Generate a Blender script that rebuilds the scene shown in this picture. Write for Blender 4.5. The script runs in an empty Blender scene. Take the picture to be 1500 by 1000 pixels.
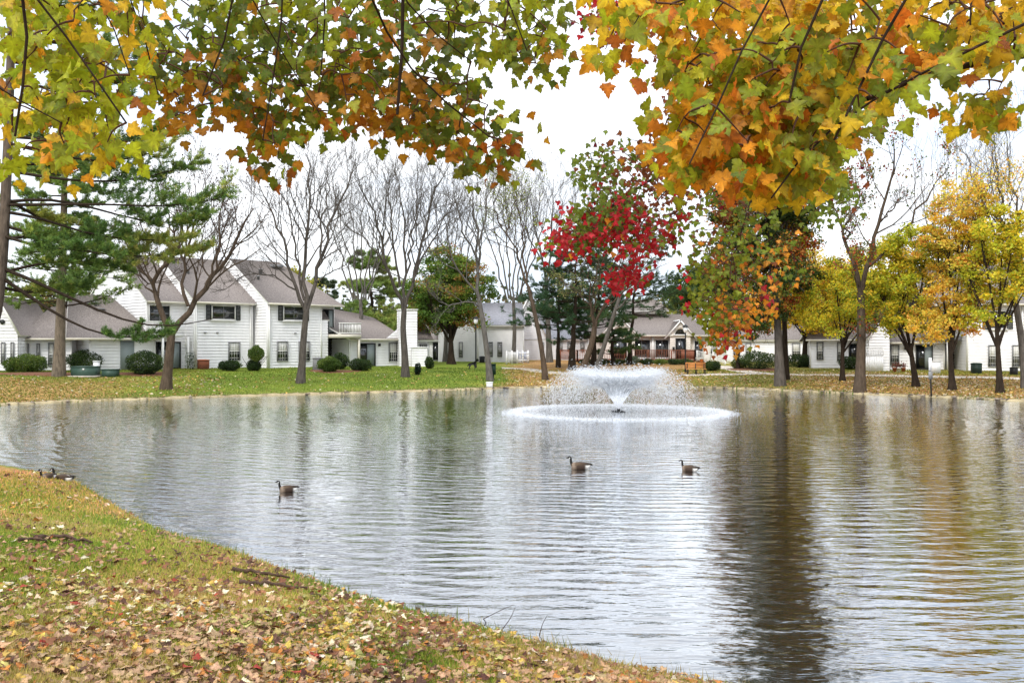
import bpy, math, random
import numpy as np
from mathutils import Vector
rng = np.random.default_rng(7)
random.seed(7)
PI = math.pi
scene = bpy.context.scene
COL = scene.collection

# ------------------------------------------------------------ camera, sky, sun, exposure
EYE = 3.0; F = 1350.0; HZ = 505.0          # eye height over the water, focal length and horizon row in photo pixels
cd = bpy.data.cameras.new('camera'); cam = bpy.data.objects.new('camera', cd); COL.objects.link(cam)
cam.location = (0, 0, EYE); cam.rotation_euler = (PI/2, 0, 0)
cd.sensor_width = 36.0; cd.lens = F/1500*36.0; cd.shift_y = (HZ-500)/1500.0
cd.clip_start = 0.05; cd.clip_end = 3000
scene.camera = cam

SUN_EL, SUN_AZ = math.radians(48), math.radians(205)   # sun high behind the viewer, above thin cloud
w = bpy.data.worlds.new('World'); scene.world = w; w.use_nodes = True
nt = w.node_tree; nt.nodes.clear()
def N(t, **k):
    n = nt.nodes.new(t)
    for a, b in k.items(): setattr(n, a, b)
    return n
out = N('ShaderNodeOutputWorld'); bgs = N('ShaderNodeBackground'); bgc = N('ShaderNodeBackground'); mixs = N('ShaderNodeMixShader')
sky = N('ShaderNodeTexSky', sky_type='NISHITA', sun_disc=False, sun_elevation=SUN_EL, sun_rotation=SUN_AZ)
bgs.inputs[1].default_value = 0.13
nt.links.new(sky.outputs[0], bgs.inputs[0])
tc = N('ShaderNodeTexCoord'); sep = N('ShaderNodeSeparateXYZ'); nt.links.new(tc.outputs['Generated'], sep.inputs[0])
mr = N('ShaderNodeMapRange'); mr.inputs[1].default_value = 0; mr.inputs[2].default_value = 1; mr.inputs[3].default_value = 0.86; mr.inputs[4].default_value = 1.6
nt.links.new(sep.outputs[2], mr.inputs[0]); nt.links.new(mr.outputs[0], bgc.inputs[1])
mp = N('ShaderNodeMapping'); mp.inputs['Scale'].default_value = (1.0, 1.0, 3.2); nt.links.new(tc.outputs['Generated'], mp.inputs[0])
nz = N('ShaderNodeTexNoise'); nz.inputs['Scale'].default_value = 2.1; nz.inputs['Detail'].default_value = 6; nz.inputs['Roughness'].default_value = .55
nt.links.new(mp.outputs[0], nz.inputs['Vector'])
cr = N('ShaderNodeValToRGB'); cr.color_ramp.elements[0].position = .40; cr.color_ramp.elements[0].color = (.62, .69, .81, 1)
cr.color_ramp.elements[1].position = .56; cr.color_ramp.elements[1].color = (.97, .98, 1.0, 1)
nt.links.new(nz.outputs[0], cr.inputs[0]); nt.links.new(cr.outputs[0], bgc.inputs[0])
mixs.inputs[0].default_value = .88
nt.links.new(bgs.outputs[0], mixs.inputs[1]); nt.links.new(bgc.outputs[0], mixs.inputs[2]); nt.links.new(mixs.outputs[0], out.inputs[0])

sl = bpy.data.lights.new('sun', 'SUN'); sl.energy = 1.4; sl.angle = math.radians(14); sl.color = (1, .96, .9)
so = bpy.data.objects.new('sun', sl); COL.objects.link(so); so.location = (0, -20, 60)
sdir = Vector((math.sin(SUN_AZ)*math.cos(SUN_EL), math.cos(SUN_AZ)*math.cos(SUN_EL), math.sin(SUN_EL)))
so.rotation_euler = sdir.to_track_quat('Z', 'Y').to_euler()
vs = scene.view_settings; vs.view_transform = 'Standard'; vs.look = 'None'; vs.gamma = 1; vs.use_curve_mapping = False
vs.exposure = 0.85
scene.cycles.max_bounces = 12; scene.cycles.diffuse_bounces = 6; scene.cycles.transparent_max_bounces = 16

# ------------------------------------------------------------ materials
def mat(name, col=(.5,.5,.5), rough=.8, spec=.3, metal=0, noise=None, bump=None, attr=False, coords='Object'):
    m = bpy.data.materials.new(name); m.use_nodes = True
    t = m.node_tree; b = t.nodes['Principled BSDF']
    b.inputs['Base Color'].default_value = (*col, 1); b.inputs['Roughness'].default_value = rough
    b.inputs['Specular IOR Level'].default_value = spec; b.inputs['Metallic'].default_value = metal
    src = None
    if attr:
        a = t.nodes.new('ShaderNodeAttribute'); a.attribute_name = 'col'; src = a.outputs['Color']
    g = t.nodes.new('ShaderNodeTexCoord')
    if noise:
        sc, amt = noise[0], noise[1]
        mpn = t.nodes.new('ShaderNodeMapping'); mpn.inputs['Scale'].default_value = noise[2] if len(noise) > 2 else (1,1,1)
        t.links.new(g.outputs[coords], mpn.inputs[0])
        n = t.nodes.new('ShaderNodeTexNoise'); n.inputs['Scale'].default_value = sc; n.inputs['Detail'].default_value = 5; n.inputs['Roughness'].default_value = .65
        t.links.new(mpn.outputs[0], n.inputs['Vector'])
        r = t.nodes.new('ShaderNodeMapRange'); r.inputs[1].default_value = .3; r.inputs[2].default_value = .7
        r.inputs[3].default_value = 1-amt; r.inputs[4].default_value = 1+amt; t.links.new(n.outputs[0], r.inputs[0])
        vm = t.nodes.new('ShaderNodeVectorMath'); vm.operation = 'SCALE'
        if src: t.links.new(src, vm.inputs[0])
        else: vm.inputs[0].default_value = col
        t.links.new(r.outputs[0], vm.inputs['Scale']); src = vm.outputs[0]
    if src: t.links.new(src, b.inputs['Base Color'])
    if bump:
        mpn = t.nodes.new('ShaderNodeMapping'); mpn.inputs['Scale'].default_value = bump[2] if len(bump) > 2 else (1,1,1)
        t.links.new(g.outputs[coords], mpn.inputs[0])
        n = t.nodes.new('ShaderNodeTexNoise'); n.inputs['Scale'].default_value = bump[0]; n.inputs['Detail'].default_value = 5
        t.links.new(mpn.outputs[0], n.inputs['Vector'])
        bp = t.nodes.new('ShaderNodeBump'); bp.inputs['Distance'].default_value = bump[1]; t.links.new(n.outputs[0], bp.inputs['Height'])
        t.links.new(bp.outputs[0], b.inputs['Normal'])
    return m
def leaf_mat(name, trans=.45, rough=.5):
    m = bpy.data.materials.new(name); m.use_nodes = True; t = m.node_tree
    b = t.nodes['Principled BSDF']; o = t.nodes['Material Output']
    a = t.nodes.new('ShaderNodeAttribute'); a.attribute_name = 'col'
    t.links.new(a.outputs['Color'], b.inputs['Base Color']); b.inputs['Roughness'].default_value = rough; b.inputs['Specular IOR Level'].default_value = .3
    tr = t.nodes.new('ShaderNodeBsdfTranslucent'); t.links.new(a.outputs['Color'], tr.inputs[0])
    mx = t.nodes.new('ShaderNodeMixShader'); mx.inputs[0].default_value = trans
    t.links.new(b.outputs[0], mx.inputs[1]); t.links.new(tr.outputs[0], mx.inputs[2]); t.links.new(mx.outputs[0], o.inputs[0])
    return m
M = {}
M['leaf'] = leaf_mat('leaf', .5); M['needle'] = leaf_mat('needle', .25, .6); M['litter'] = leaf_mat('litter', .15, .8); M['blade'] = leaf_mat('blade', .35, .6)
def mottle(m, sc, lo, hi, spot):
    t = m.node_tree; ge = t.nodes.new('ShaderNodeNewGeometry'); n = nnode(t, sc, 4, .7, ge.outputs['Position'])
    r = t.nodes.new('ShaderNodeMapRange'); r.inputs[1].default_value = .3; r.inputs[2].default_value = .7; r.inputs[3].default_value = lo; r.inputs[4].default_value = hi; t.links.new(n.outputs[0], r.inputs[0])
    at = [q for q in t.nodes if q.type == 'ATTRIBUTE'][0]; vm = t.nodes.new('ShaderNodeVectorMath'); vm.operation = 'SCALE'; t.links.new(at.outputs['Color'], vm.inputs[0]); t.links.new(r.outputs[0], vm.inputs['Scale'])
    n2 = nnode(t, sc*2.7, 2, .5, ge.outputs['Position']); r2 = t.nodes.new('ShaderNodeMapRange'); r2.inputs[1].default_value = .60; r2.inputs[2].default_value = .70; r2.inputs[4].default_value = .65; t.links.new(n2.outputs[0], r2.inputs[0])
    mx = t.nodes.new('ShaderNodeMix'); mx.data_type = 'RGBA'; t.links.new(r2.outputs[0], mx.inputs[0]); t.links.new(vm.outputs[0], mx.inputs[6]); mx.inputs[7].default_value = (*spot, 1)
    for q in t.nodes:
        if q.type == 'BSDF_PRINCIPLED': t.links.new(mx.outputs[2], q.inputs['Base Color'])
        if q.type == 'BSDF_TRANSLUCENT': t.links.new(mx.outputs[2], q.inputs[0])
def nnode(t, sc, det=5, ro=.6, vec=None):
    n = t.nodes.new('ShaderNodeTexNoise'); n.inputs['Scale'].default_value = sc; n.inputs['Detail'].default_value = det; n.inputs['Roughness'].default_value = ro
    if vec is not None: t.links.new(vec, n.inputs['Vector'])
    return n
M['maple'] = leaf_mat('maple_leaf', .5); mottle(M['maple'], 24, .72, 1.25, (.25,.10,.02)); mottle(M['litter'], 30, .65, 1.3, (.09,.045,.03))
M['bark'] = mat('bark', attr=True, rough=.95, spec=.1, noise=(9, .45, (1,1,.25)), bump=(14, .03, (1,1,.25)))
M['twig'] = mat('twig', attr=True, rough=.95, spec=.1)
M['siding'] = mat('siding', (.84,.83,.83), .55, .3, noise=(1.1, .10, (1,1,.5)))
M['siding_tan'] = mat('siding_tan', (.76,.70,.63), .6, .3, noise=(1.2, .06))
M['trim'] = mat('trim', (.80,.79,.76), .5, noise=(2, .05))
M['cream'] = mat('cream', (.62,.58,.48), .5, noise=(2, .08))
M['roof'] = mat('roof_shingle', (.205,.178,.162), .9, .1, noise=(11, .5, (1,1,1.6)), bump=(16, .02))
M['roof_grey'] = mat('roof_grey', (.25,.25,.27), .9, .1, noise=(9, .35), bump=(16, .02))
M['glass'] = mat('glass', (.015,.017,.02), .06, .9)
M['screen'] = mat('screen', (.035,.037,.04), .5, .3)
M['frame_dark'] = mat('frame_dark', (.03,.028,.025), .5)
M['shutter'] = mat('shutter', (.03,.035,.035), .6)
M['curtain'] = mat('curtain', (.55,.54,.50), .8, noise=(14, .2, (1,1,.1)))
M['door'] = mat('door', (.27,.31,.31), .5)
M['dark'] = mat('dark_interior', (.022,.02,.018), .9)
M['black'] = mat('black', (.012,.012,.012), .45)
M['green_box'] = mat('green_box', (.045,.085,.065), .5, noise=(4, .15))
M['dark_green'] = mat('dark_green', (.012,.035,.022), .45)
M['grey'] = mat('grey_metal', (.2,.2,.2), .5, noise=(5, .15))
M['white'] = mat('white_paint', (.78,.78,.78), .45, noise=(3, .06))
M['deck'] = mat('deck_wood', (.30,.115,.065), .7, noise=(6, .3))
M['bench'] = mat('bench_wood', (.55,.22,.06), .6, noise=(9, .25, (.3,1,1)))
M['blue'] = mat('blue_plastic', (.03,.13,.45), .4)
M['path'] = mat('path_concrete', (.52,.46,.40), .9, .1, noise=(2, .16), bump=(20, .01))
M['edging'] = mat('edging', (.33,.27,.16), .9, .1, noise=(1.1, .5), bump=(9, .03))
M['mulch'] = mat('mulch', (.16,.075,.045), .95, .1, noise=(8, .5), bump=(14, .05))
M['terra'] = mat('terracotta', (.35,.11,.05), .8)
M['feather'] = mat('feather', attr=True, rough=.7, spec=.2, noise=(40, .25), bump=(40, .008))
M['wood'] = mat('driftwood', (.12,.075,.05), .9, .1, noise=(14, .4, (.2,1,1)), bump=(20, .02))

# ------------------------------------------------------------ mesh helpers
class MB:
    def __init__(s): s.V=[]; s.F=[]; s.C=[]; s.MI=[]; s.n=0
    def arr(s, V, Fc, col=(.5,.5,.5), mi=0):
        V = np.asarray(V, np.float32).reshape(-1,3); Fc = np.asarray(Fc, np.int64)
        s.V.append(V); s.F.append(Fc + s.n); s.MI.append(np.full(len(Fc), mi, np.int32))
        c = np.asarray(col, np.float32)
        if c.ndim == 1: c = np.tile(c, (len(V),1))
        s.C.append(c); s.n += len(V)
    def box(s, c, sz, ax=None, mi=0, col=(.5,.5,.5)):
        c = np.array(c, float); h = np.array(sz, float)/2
        A = np.eye(3) if ax is None else np.array(ax, float)
        K = np.array([[-1,-1,-1],[1,-1,-1],[1,1,-1],[-1,1,-1],[-1,-1,1],[1,-1,1],[1,1,1],[-1,1,1]], float)*h
        s.arr(K @ A + c, [[0,3,2,1],[4,5,6,7],[0,1,5,4],[1,2,6,5],[2,3,7,6],[3,0,4,7]], col, mi)
    def tubes(s, P, R, sides=4, col=(.1,.08,.06), mi=0, cap=False):
        P = np.asarray(P, float); R = np.asarray(R, float)
        if P.ndim == 2: P = P[None]; R = R[None]
        m, n, _ = P.shape
        T = np.gradient(P, axis=1); T /= np.linalg.norm(T, axis=2, keepdims=True)+1e-9
        ref = np.where(np.abs(T[:,:1,2:3]) > .9, np.array([1.,0,0]), np.array([0,0,1.]))
        ref = np.broadcast_to(ref, T.shape)
        A = np.cross(T, ref); A /= np.linalg.norm(A, axis=2, keepdims=True)+1e-9
        B = np.cross(T, A)
        th = np.arange(sides)/sides*2*PI
        V = P[:,:,None,:] + R[:,:,None,None]*(A[:,:,None,:]*np.cos(th)[None,None,:,None] + B[:,:,None,:]*np.sin(th)[None,None,:,None])
        i = np.arange(m)[:,None,None]*n*sides; j = np.arange(n-1)[None,:,None]*sides; k = np.arange(sides)[None,None,:]; k2 = (k+1)%sides
        Fc = np.stack([i+j+k, i+j+k2, i+j+sides+k2, i+j+sides+k], -1).reshape(-1,4)
        c = np.asarray(col, float)
        if c.ndim == 2: c = np.repeat(c, n*sides, axis=0)
        s.arr(V.reshape(-1,3), Fc, c, mi)
        if cap:
            for q in range(m):
                b0 = s.n - m*n*sides + q*n*sides
                s.V.append(np.zeros((0,3),np.float32)); s.C.append(np.zeros((0,3),np.float32))
                s.F.append(np.array([[b0+sides-1-x for x in range(sides)], [b0+(n-1)*sides+x for x in range(sides)]])); s.MI.append(np.full(2,mi,np.int32))
    def loft(s, rings, mi=0, col=(.5,.5,.5), caps=True):
        R = np.asarray(rings, float); n, k, _ = R.shape
        i = np.arange(n-1)[:,None]*k; j = np.arange(k)[None]; j2 = (j+1)%k
        Fc = np.stack([i+j, i+j2, i+k+j2, i+k+j], -1).reshape(-1,4)
        c = np.asarray(col, float)
        if c.ndim == 2 and len(c) == n: c = np.repeat(c, k, axis=0)
        s.arr(R.reshape(-1,3), Fc, c, mi)
        if caps:
            b0 = s.n - n*k
            s.V.append(np.zeros((0,3),np.float32)); s.C.append(np.zeros((0,3),np.float32))
            s.F.append(np.array([[b0+k-1-x for x in range(k)], [b0+(n-1)*k+x for x in range(k)]])); s.MI.append(np.full(2,mi,np.int32))
    def build(s, name, mats, parent=None, smooth=False, kind=None):
        me = mesh_from(name, s, mats, smooth)
        return link(name, me, parent, kind)
def mesh_from(name, s, mats, smooth=False):
    me = bpy.data.meshes.new(name)
    V = np.concatenate(s.V); C = np.concatenate(s.C)
    loops = np.concatenate([f.reshape(-1) for f in s.F]).astype(np.int32)
    tot = np.concatenate([np.full(len(f), f.shape[1], np.int32) for f in s.F])
    start = np.concatenate([[0], np.cumsum(tot)[:-1]]).astype(np.int32)
    me.vertices.add(len(V)); me.vertices.foreach_set('co', V.astype(np.float32).ravel())
    me.loops.add(len(loops)); me.loops.foreach_set('vertex_index', loops)
    me.polygons.add(len(tot)); me.polygons.foreach_set('loop_start', start); me.polygons.foreach_set('loop_total', tot)
    me.polygons.foreach_set('material_index', np.concatenate(s.MI))
    if smooth: me.polygons.foreach_set('use_smooth', np.ones(len(tot), bool))
    a = me.color_attributes.new('col', 'FLOAT_COLOR', 'POINT')
    a.data.foreach_set('color', np.concatenate([C, np.ones((len(C),1))], 1).astype(np.float32).ravel())
    for m in (mats if isinstance(mats, (list,tuple)) else [mats]): me.materials.append(m)
    me.update(calc_edges=True)
    return me
def link(name, me, parent=None, kind=None):
    o = bpy.data.objects.new(name, me); COL.objects.link(o)
    if parent is not None: o.parent = parent; o.matrix_parent_inverse = parent.matrix_basis.inverted()
    if kind: o['kind'] = kind
    return o
def tag(o, label, cat, group=None):
    o['label'] = label; o['category'] = cat
    if group: o['group'] = group
    return o
def thing(name, label, cat, loc, group=None):
    o = bpy.data.objects.new(name, None); o.location = loc; o.empty_display_size = .3; COL.objects.link(o)
    return tag(o, label, cat, group)
def unit(v): v = np.asarray(v, float); return v/(np.linalg.norm(v, axis=-1, keepdims=True)+1e-9)

# ------------------------------------------------------------ the lie of the land
def D(px, py, Y): return np.array([(px-750)/F*Y, Y, EYE+(HZ-py)/F*Y])
SH = [(-10,20.8),(-7.25,16.9),(-5.5,14.5),(-4.1,13.3),(-3.2,12.3),(-2.05,11.1),(-1.14,10.25),(-.36,9.64),(.34,9.1),(.95,8.5),(1.58,8.2),
      (3.0,7.0),(5.5,5.4),(9,4.0),(14,3.2),(22,6),(30,14),(34,28),(32,40),(27.1,48.8),(25.3,52.6),(21.2,56.2),(18,60.9),(15.4,63.6),(12.1,65.3),
      (6.5,65.9),(1.9,65.3),(-2.3,62.3),(-11.2,56.2),(-19.2,51.9),(-25.9,46.5),(-24.5,42),(-21.8,38),(-18.2,30),(-16.5,25),(-14,22.6),(-12.2,21.9)]
SH = np.array(SH, float)
def smooth_closed(P, k=3):
    for _ in range(k):
        Q = np.roll(P, -1, 0); P = np.stack([.75*P+.25*Q, .25*P+.75*Q], 1).reshape(-1,2)
    return P
SHS = smooth_closed(SH, 2)
def sdist_exact(x, y):
    x = np.atleast_1d(np.asarray(x, float)); y = np.atleast_1d(np.asarray(y, float)); p = np.stack([x.ravel(), y.ravel()], 1)
    best = np.full(len(p), 1e9); ins = np.zeros(len(p), bool)
    for a, b in zip(SHS, np.roll(SHS, -1, 0)):
        ab = b-a; t = np.clip(((p-a)@ab)/(ab@ab+1e-12), 0, 1); d = np.hypot(*(p-a-t[:,None]*ab).T); best = np.minimum(best, d)
        c = ((a[1] > p[:,1]) != (b[1] > p[:,1])); xi = (b[0]-a[0])*(p[:,1]-a[1])/(b[1]-a[1]+1e-12)+a[0]; ins ^= c & (p[:,0] < xi)
    return np.where(ins, -best, best).reshape(x.shape)
def _grid(x0, x1, y0, y1, st):
    gx = np.arange(x0, x1+st, st); gy = np.arange(y0, y1+st, st); A, B = np.meshgrid(gx, gy); return (x0, y0, st, len(gx), len(gy), sdist_exact(A, B))
_GF = _grid(-18, 8, 1, 27, .09); _GC = _grid(-62, 62, -16, 130, .4)
def _look(g, x, y):
    x0, y0, st, nx_, ny_, T = g; u = np.clip((x-x0)/st, 0, nx_-1.001); v = np.clip((y-y0)/st, 0, ny_-1.001); i = u.astype(int); j = v.astype(int); a = u-i; c = v-j
    return (T[j,i]*(1-a)+T[j,i+1]*a)*(1-c)+(T[j+1,i]*(1-a)+T[j+1,i+1]*a)*c
def sdist(x, y):
    x = np.atleast_1d(np.asarray(x, float)); y = np.atleast_1d(np.asarray(y, float)); x, y = np.broadcast_arrays(x, y)
    out_ = np.maximum(np.maximum(-62-x, x-62), np.maximum(-16-y, y-130)); d = _look(_GC, x, y)+np.maximum(out_, 0)
    f = (x > -17.9) & (x < 7.9) & (y > 1.1) & (y < 26.9)
    return np.where(f, _look(_GF, x, y), d)
def hnoise(x, y):
    return (np.sin(x*1.3+.5*np.sin(y*.9))*np.cos(y*1.1+.7*np.sin(x*.7)) + .5*np.sin(x*2.9+1.3)*np.sin(y*3.3+.4) + .3*np.sin(x*6.1+y*2.2)*np.sin(y*5.7-x*1.9))
def height(x, y, d=None):
    x = np.asarray(x, float); y = np.asarray(y, float)
    if d is None: d = sdist(x, y).reshape(x.shape)
    far = np.clip((y-24)/12, 0, 1)
    dp = np.maximum(d, 0)
    zn = .07 + 2.4*(1-np.exp(-dp/8.5)) + .035*hnoise(x, y)*np.clip(dp, 0, 1)
    side = 1-.16*np.clip((x-14)/12, 0, 1)
    zf = .085 + 1.4*(1-np.exp(-dp/13))*side + .04*hnoise(x*.4, y*.4)*np.clip(dp/4, 0, 1)
    zl = zn*(1-far) + zf*far
    zw = -.05 - .5*(1-np.exp(np.minimum(d, 0)))
    t = np.clip((d+.12)/.24, 0, 1)
    return zw*(1-t) + zl*t
def G(x, y): return float(height(np.array([x]), np.array([y]))[0])
def gp(px, py):
    Y = np.linspace(2.5, 140, 2600); X = (px-750)/F*Y; Z = EYE-(py-HZ)/F*Y
    h = height(X, Y); k = np.argmax((Z-h) <= 0)
    return np.array([X[k], Y[k], h[k]])

xs = np.unique(np.concatenate([np.arange(-400,-60,30), np.arange(-60,-14,.8), np.arange(-14,6,.14), np.arange(6,60,.8), np.arange(60,420,30)]))
ys = np.unique(np.concatenate([np.arange(-300,-10,25), np.arange(-10,3,.6), np.arange(3,24,.14), np.arange(24,70,.4), np.arange(70,120,2), np.arange(120,900,40)]))
GX, GY = np.meshgrid(xs, ys); gd = sdist(GX, GY).reshape(GX.shape); GZ = height(GX, GY, gd)
b = MB(); nx, ny = len(xs), len(ys)
i = (np.arange(ny-1)[:,None]*nx+np.arange(nx-1)[None]).ravel()
# 'col' red = how much leaf litter covers the turf, green = bare soil at the rim
px_ = 750+F*GX/np.maximum(GY,1)
near = GY < 26
lit = np.where(near, .30+.75*np.clip((11.5-GY)/5, 0, 1)*np.clip((GX+5.5)/4+.4, .35, 1), .08)
lit += np.where(near & (GY < 24), .55*np.exp(-((gd-.5)/.9)**2)*np.clip((13-GY)/3,0,1) + .5*np.exp(-((GY-18.2+.25*GX*0)/1.3)**2), 0)
lit = np.where(~near & (GX > 12), .45+.5*np.clip((px_-1150)/200, 0, 1)*np.clip(1-(gd-11)/4, 0, 1), lit)
def sst(a, b_, x): q = np.clip((x-a)/(b_-a), 0, 1); return q*q*(3-2*q)
wob_ = 22*hnoise(GX*.5, GY*.5)
lw = sst(420, 120, px_+wob_)*sst(17, 9, gd+wob_*.1)*(.35+.65*sst(420,60,px_+wob_)); mwt = sst(690, 770, px_+wob_)
lit = np.where(~near & (px_ <= 860), np.maximum(.04+.30*np.exp(-gd/1.1)*sst(.0,.3,gd), .05+.52*lw), lit)
lit = np.where(~near & (px_ <= 1010), np.maximum(lit*(1-mwt), .62*mwt), lit)
rim = np.exp(-np.maximum(gd,0)/.35)*(gd > -1)
b.arr(np.stack([GX,GY,GZ],-1).reshape(-1,3), np.stack([i,i+1,i+1+nx,i+nx],-1), np.stack([lit,rim,near*1.0],-1).reshape(-1,3))
gm = bpy.data.materials.new('turf'); gm.use_nodes = True; t = gm.node_tree; pb = t.nodes['Principled BSDF']
pb.inputs['Roughness'].default_value = .95; pb.inputs['Specular IOR Level'].default_value = .1
def nnode(t, sc, det=5, ro=.6, vec=None):
    n = t.nodes.new('ShaderNodeTexNoise'); n.inputs['Scale'].default_value = sc; n.inputs['Detail'].default_value = det; n.inputs['Roughness'].default_value = ro
    if vec is not None: t.links.new(vec, n.inputs['Vector'])
    return n
def ramp(t, src, stops):
    r = t.nodes.new('ShaderNodeValToRGB'); e = r.color_ramp.elements
    while len(e) < len(stops): e.new(.5)
    for q, (p, c) in zip(e, stops): q.position = p; q.color = (*c, 1)
    t.links.new(src, r.inputs[0]); return r
tcn = t.nodes.new('ShaderNodeTexCoord'); ov = tcn.outputs['Object']
at = t.nodes.new('ShaderNodeAttribute'); at.attribute_name = 'col'; sp = t.nodes.new('ShaderNodeSeparateColor'); t.links.new(at.outputs['Color'], sp.inputs[0])
g1 = nnode(t, .35, 6, .6, ov); g2 = nnode(t, 14, 4, .7, ov)
grass = ramp(t, g1.outputs[0], [(.3,(.095,.14,.018)),(.5,(.14,.19,.022)),(.7,(.22,.235,.035))])
lc = nnode(t, 22, 3, .8, ov)
litc = ramp(t, lc.outputs[0], [(.3,(.13,.06,.03)),(.45,(.30,.15,.055)),(.58,(.42,.25,.10)),(.72,(.55,.38,.22))])
ln = nnode(t, 5, 6, .75, ov)
ma = t.nodes.new('ShaderNodeMath'); ma.operation = 'ADD'; t.links.new(ln.outputs[0], ma.inputs[0]); t.links.new(sp.outputs[0], ma.inputs[1])
mrr = t.nodes.new('ShaderNodeMapRange'); mrr.inputs[1].default_value = .86; mrr.inputs[2].default_value = 1.12; t.links.new(ma.outputs[0], mrr.inputs[0])
mx = t.nodes.new('ShaderNodeMix'); mx.data_type = 'RGBA'; t.links.new(mrr.outputs[0], mx.inputs[0]); t.links.new(grass.outputs[0], mx.inputs[6]); t.links.new(litc.outputs[0], mx.inputs[7])
mx2 = t.nodes.new('ShaderNodeMix'); mx2.data_type = 'RGBA'; t.links.new(sp.outputs[1], mx2.inputs[0]); t.links.new(mx.outputs[2], mx2.inputs[6]); mx2.inputs[7].default_value = (.17,.12,.07,1)
vm = t.nodes.new('ShaderNodeVectorMath'); vm.operation = 'SCALE'; t.links.new(mx2.outputs[2], vm.inputs[0])
mr2 = t.nodes.new('ShaderNodeMapRange'); mr2.inputs[1].default_value = .3; mr2.inputs[2].default_value = .7; mr2.inputs[3].default_value = .7; mr2.inputs[4].default_value = 1.3
t.links.new(g2.outputs[0], mr2.inputs[0]); t.links.new(mr2.outputs[0], vm.inputs['Scale']); t.links.new(vm.outputs[0], pb.inputs['Base Color'])
bp = t.nodes.new('ShaderNodeBump'); bp.inputs['Distance'].default_value = .04; t.links.new(g2.outputs[0], bp.inputs['Height']); t.links.new(bp.outputs[0], pb.inputs['Normal'])
M['turf'] = gm
ground = b.build('ground', gm, smooth=True, kind='structure')

# water
FX, FY = D(906,603,EYE*F/98)[:2]
wm = bpy.data.materials.new('water'); wm.use_nodes = True; t = wm.node_tree; pb = t.nodes['Principled BSDF']
pb.inputs['Base Color'].default_value = (.010,.012,.009,1); pb.inputs['Roughness'].default_value = .04; pb.inputs['IOR'].default_value = 1.4
tcn = t.nodes.new('ShaderNodeTexCoord'); ov = tcn.outputs['Object']
mpp = t.nodes.new('ShaderNodeMapping'); mpp.inputs['Location'].default_value = (-FX,-FY,0); t.links.new(ov, mpp.inputs[0])
wv = t.nodes.new('ShaderNodeTexWave'); wv.wave_type = 'RINGS'; wv.rings_direction = 'Z'; wv.inputs['Scale'].default_value = .75; wv.inputs['Distortion'].default_value = 9; wv.inputs['Detail'].default_value = 3; wv.inputs['Detail Scale'].default_value = .55
t.links.new(mpp.outputs[0], wv.inputs[0])
mp2 = t.nodes.new('ShaderNodeMapping'); mp2.inputs['Scale'].default_value = (.42,1.15,1); t.links.new(ov, mp2.inputs[0])
n1 = nnode(t, 3.1, 3, .5, mp2.outputs[0]); n2 = nnode(t, 9, 3, .6, mp2.outputs[0]); n3 = nnode(t, .12, 2, .5, ov)
def mth(op, a, c):
    q = t.nodes.new('ShaderNodeMath'); q.operation = op
    for i_, v in enumerate((a, c)):
        if isinstance(v, (int,float)): q.inputs[i_].default_value = v
        else: t.links.new(v, q.inputs[i_])
    return q.outputs[0]
hsum = mth('ADD', mth('ADD', mth('MULTIPLY', wv.outputs['Fac'], .16), mth('MULTIPLY', n1.outputs[0], 1.0)), mth('MULTIPLY', n2.outputs[0], .14))
calm = t.nodes.new('ShaderNodeMapRange'); calm.inputs[1].default_value = .35; calm.inputs[2].default_value = .65; calm.inputs[3].default_value = .55; calm.inputs[4].default_value = 1.15; t.links.new(n3.outputs[0], calm.inputs[0])
bp = t.nodes.new('ShaderNodeBump'); bp.inputs['Distance'].default_value = .035; t.links.new(mth('MULTIPLY', hsum, calm.outputs[0]), bp.inputs['Height']); t.links.new(bp.outputs[0], pb.inputs['Normal'])
gl = t.nodes.new('ShaderNodeBsdfGlossy'); gl.inputs['Roughness'].default_value = .015; gl.inputs['Color'].default_value = (.93,.95,.98,1); t.links.new(bp.outputs[0], gl.inputs['Normal'])
fz = t.nodes.new('ShaderNodeFresnel'); fz.inputs[0].default_value = 1.5; t.links.new(bp.outputs[0], fz.inputs['Normal'])
fr_ = t.nodes.new('ShaderNodeMapRange'); fr_.inputs[1].default_value = 0; fr_.inputs[2].default_value = .48; fr_.inputs[3].default_value = .03; fr_.inputs[4].default_value = .97; t.links.new(fz.outputs[0], fr_.inputs[0])
mw = t.nodes.new('ShaderNodeMixShader'); t.links.new(fr_.outputs[0], mw.inputs[0]); t.links.new(pb.outputs[0], mw.inputs[1]); t.links.new(gl.outputs[0], mw.inputs[2]); t.links.new(mw.outputs[0], t.nodes['Material Output'].inputs[0])
b = MB(); b.arr([(-34,1,0),(40,1,0),(40,70,0),(-34,70,0)], [[0,1,2,3]]); b.build('pond_water', wm, kind='structure')

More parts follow.
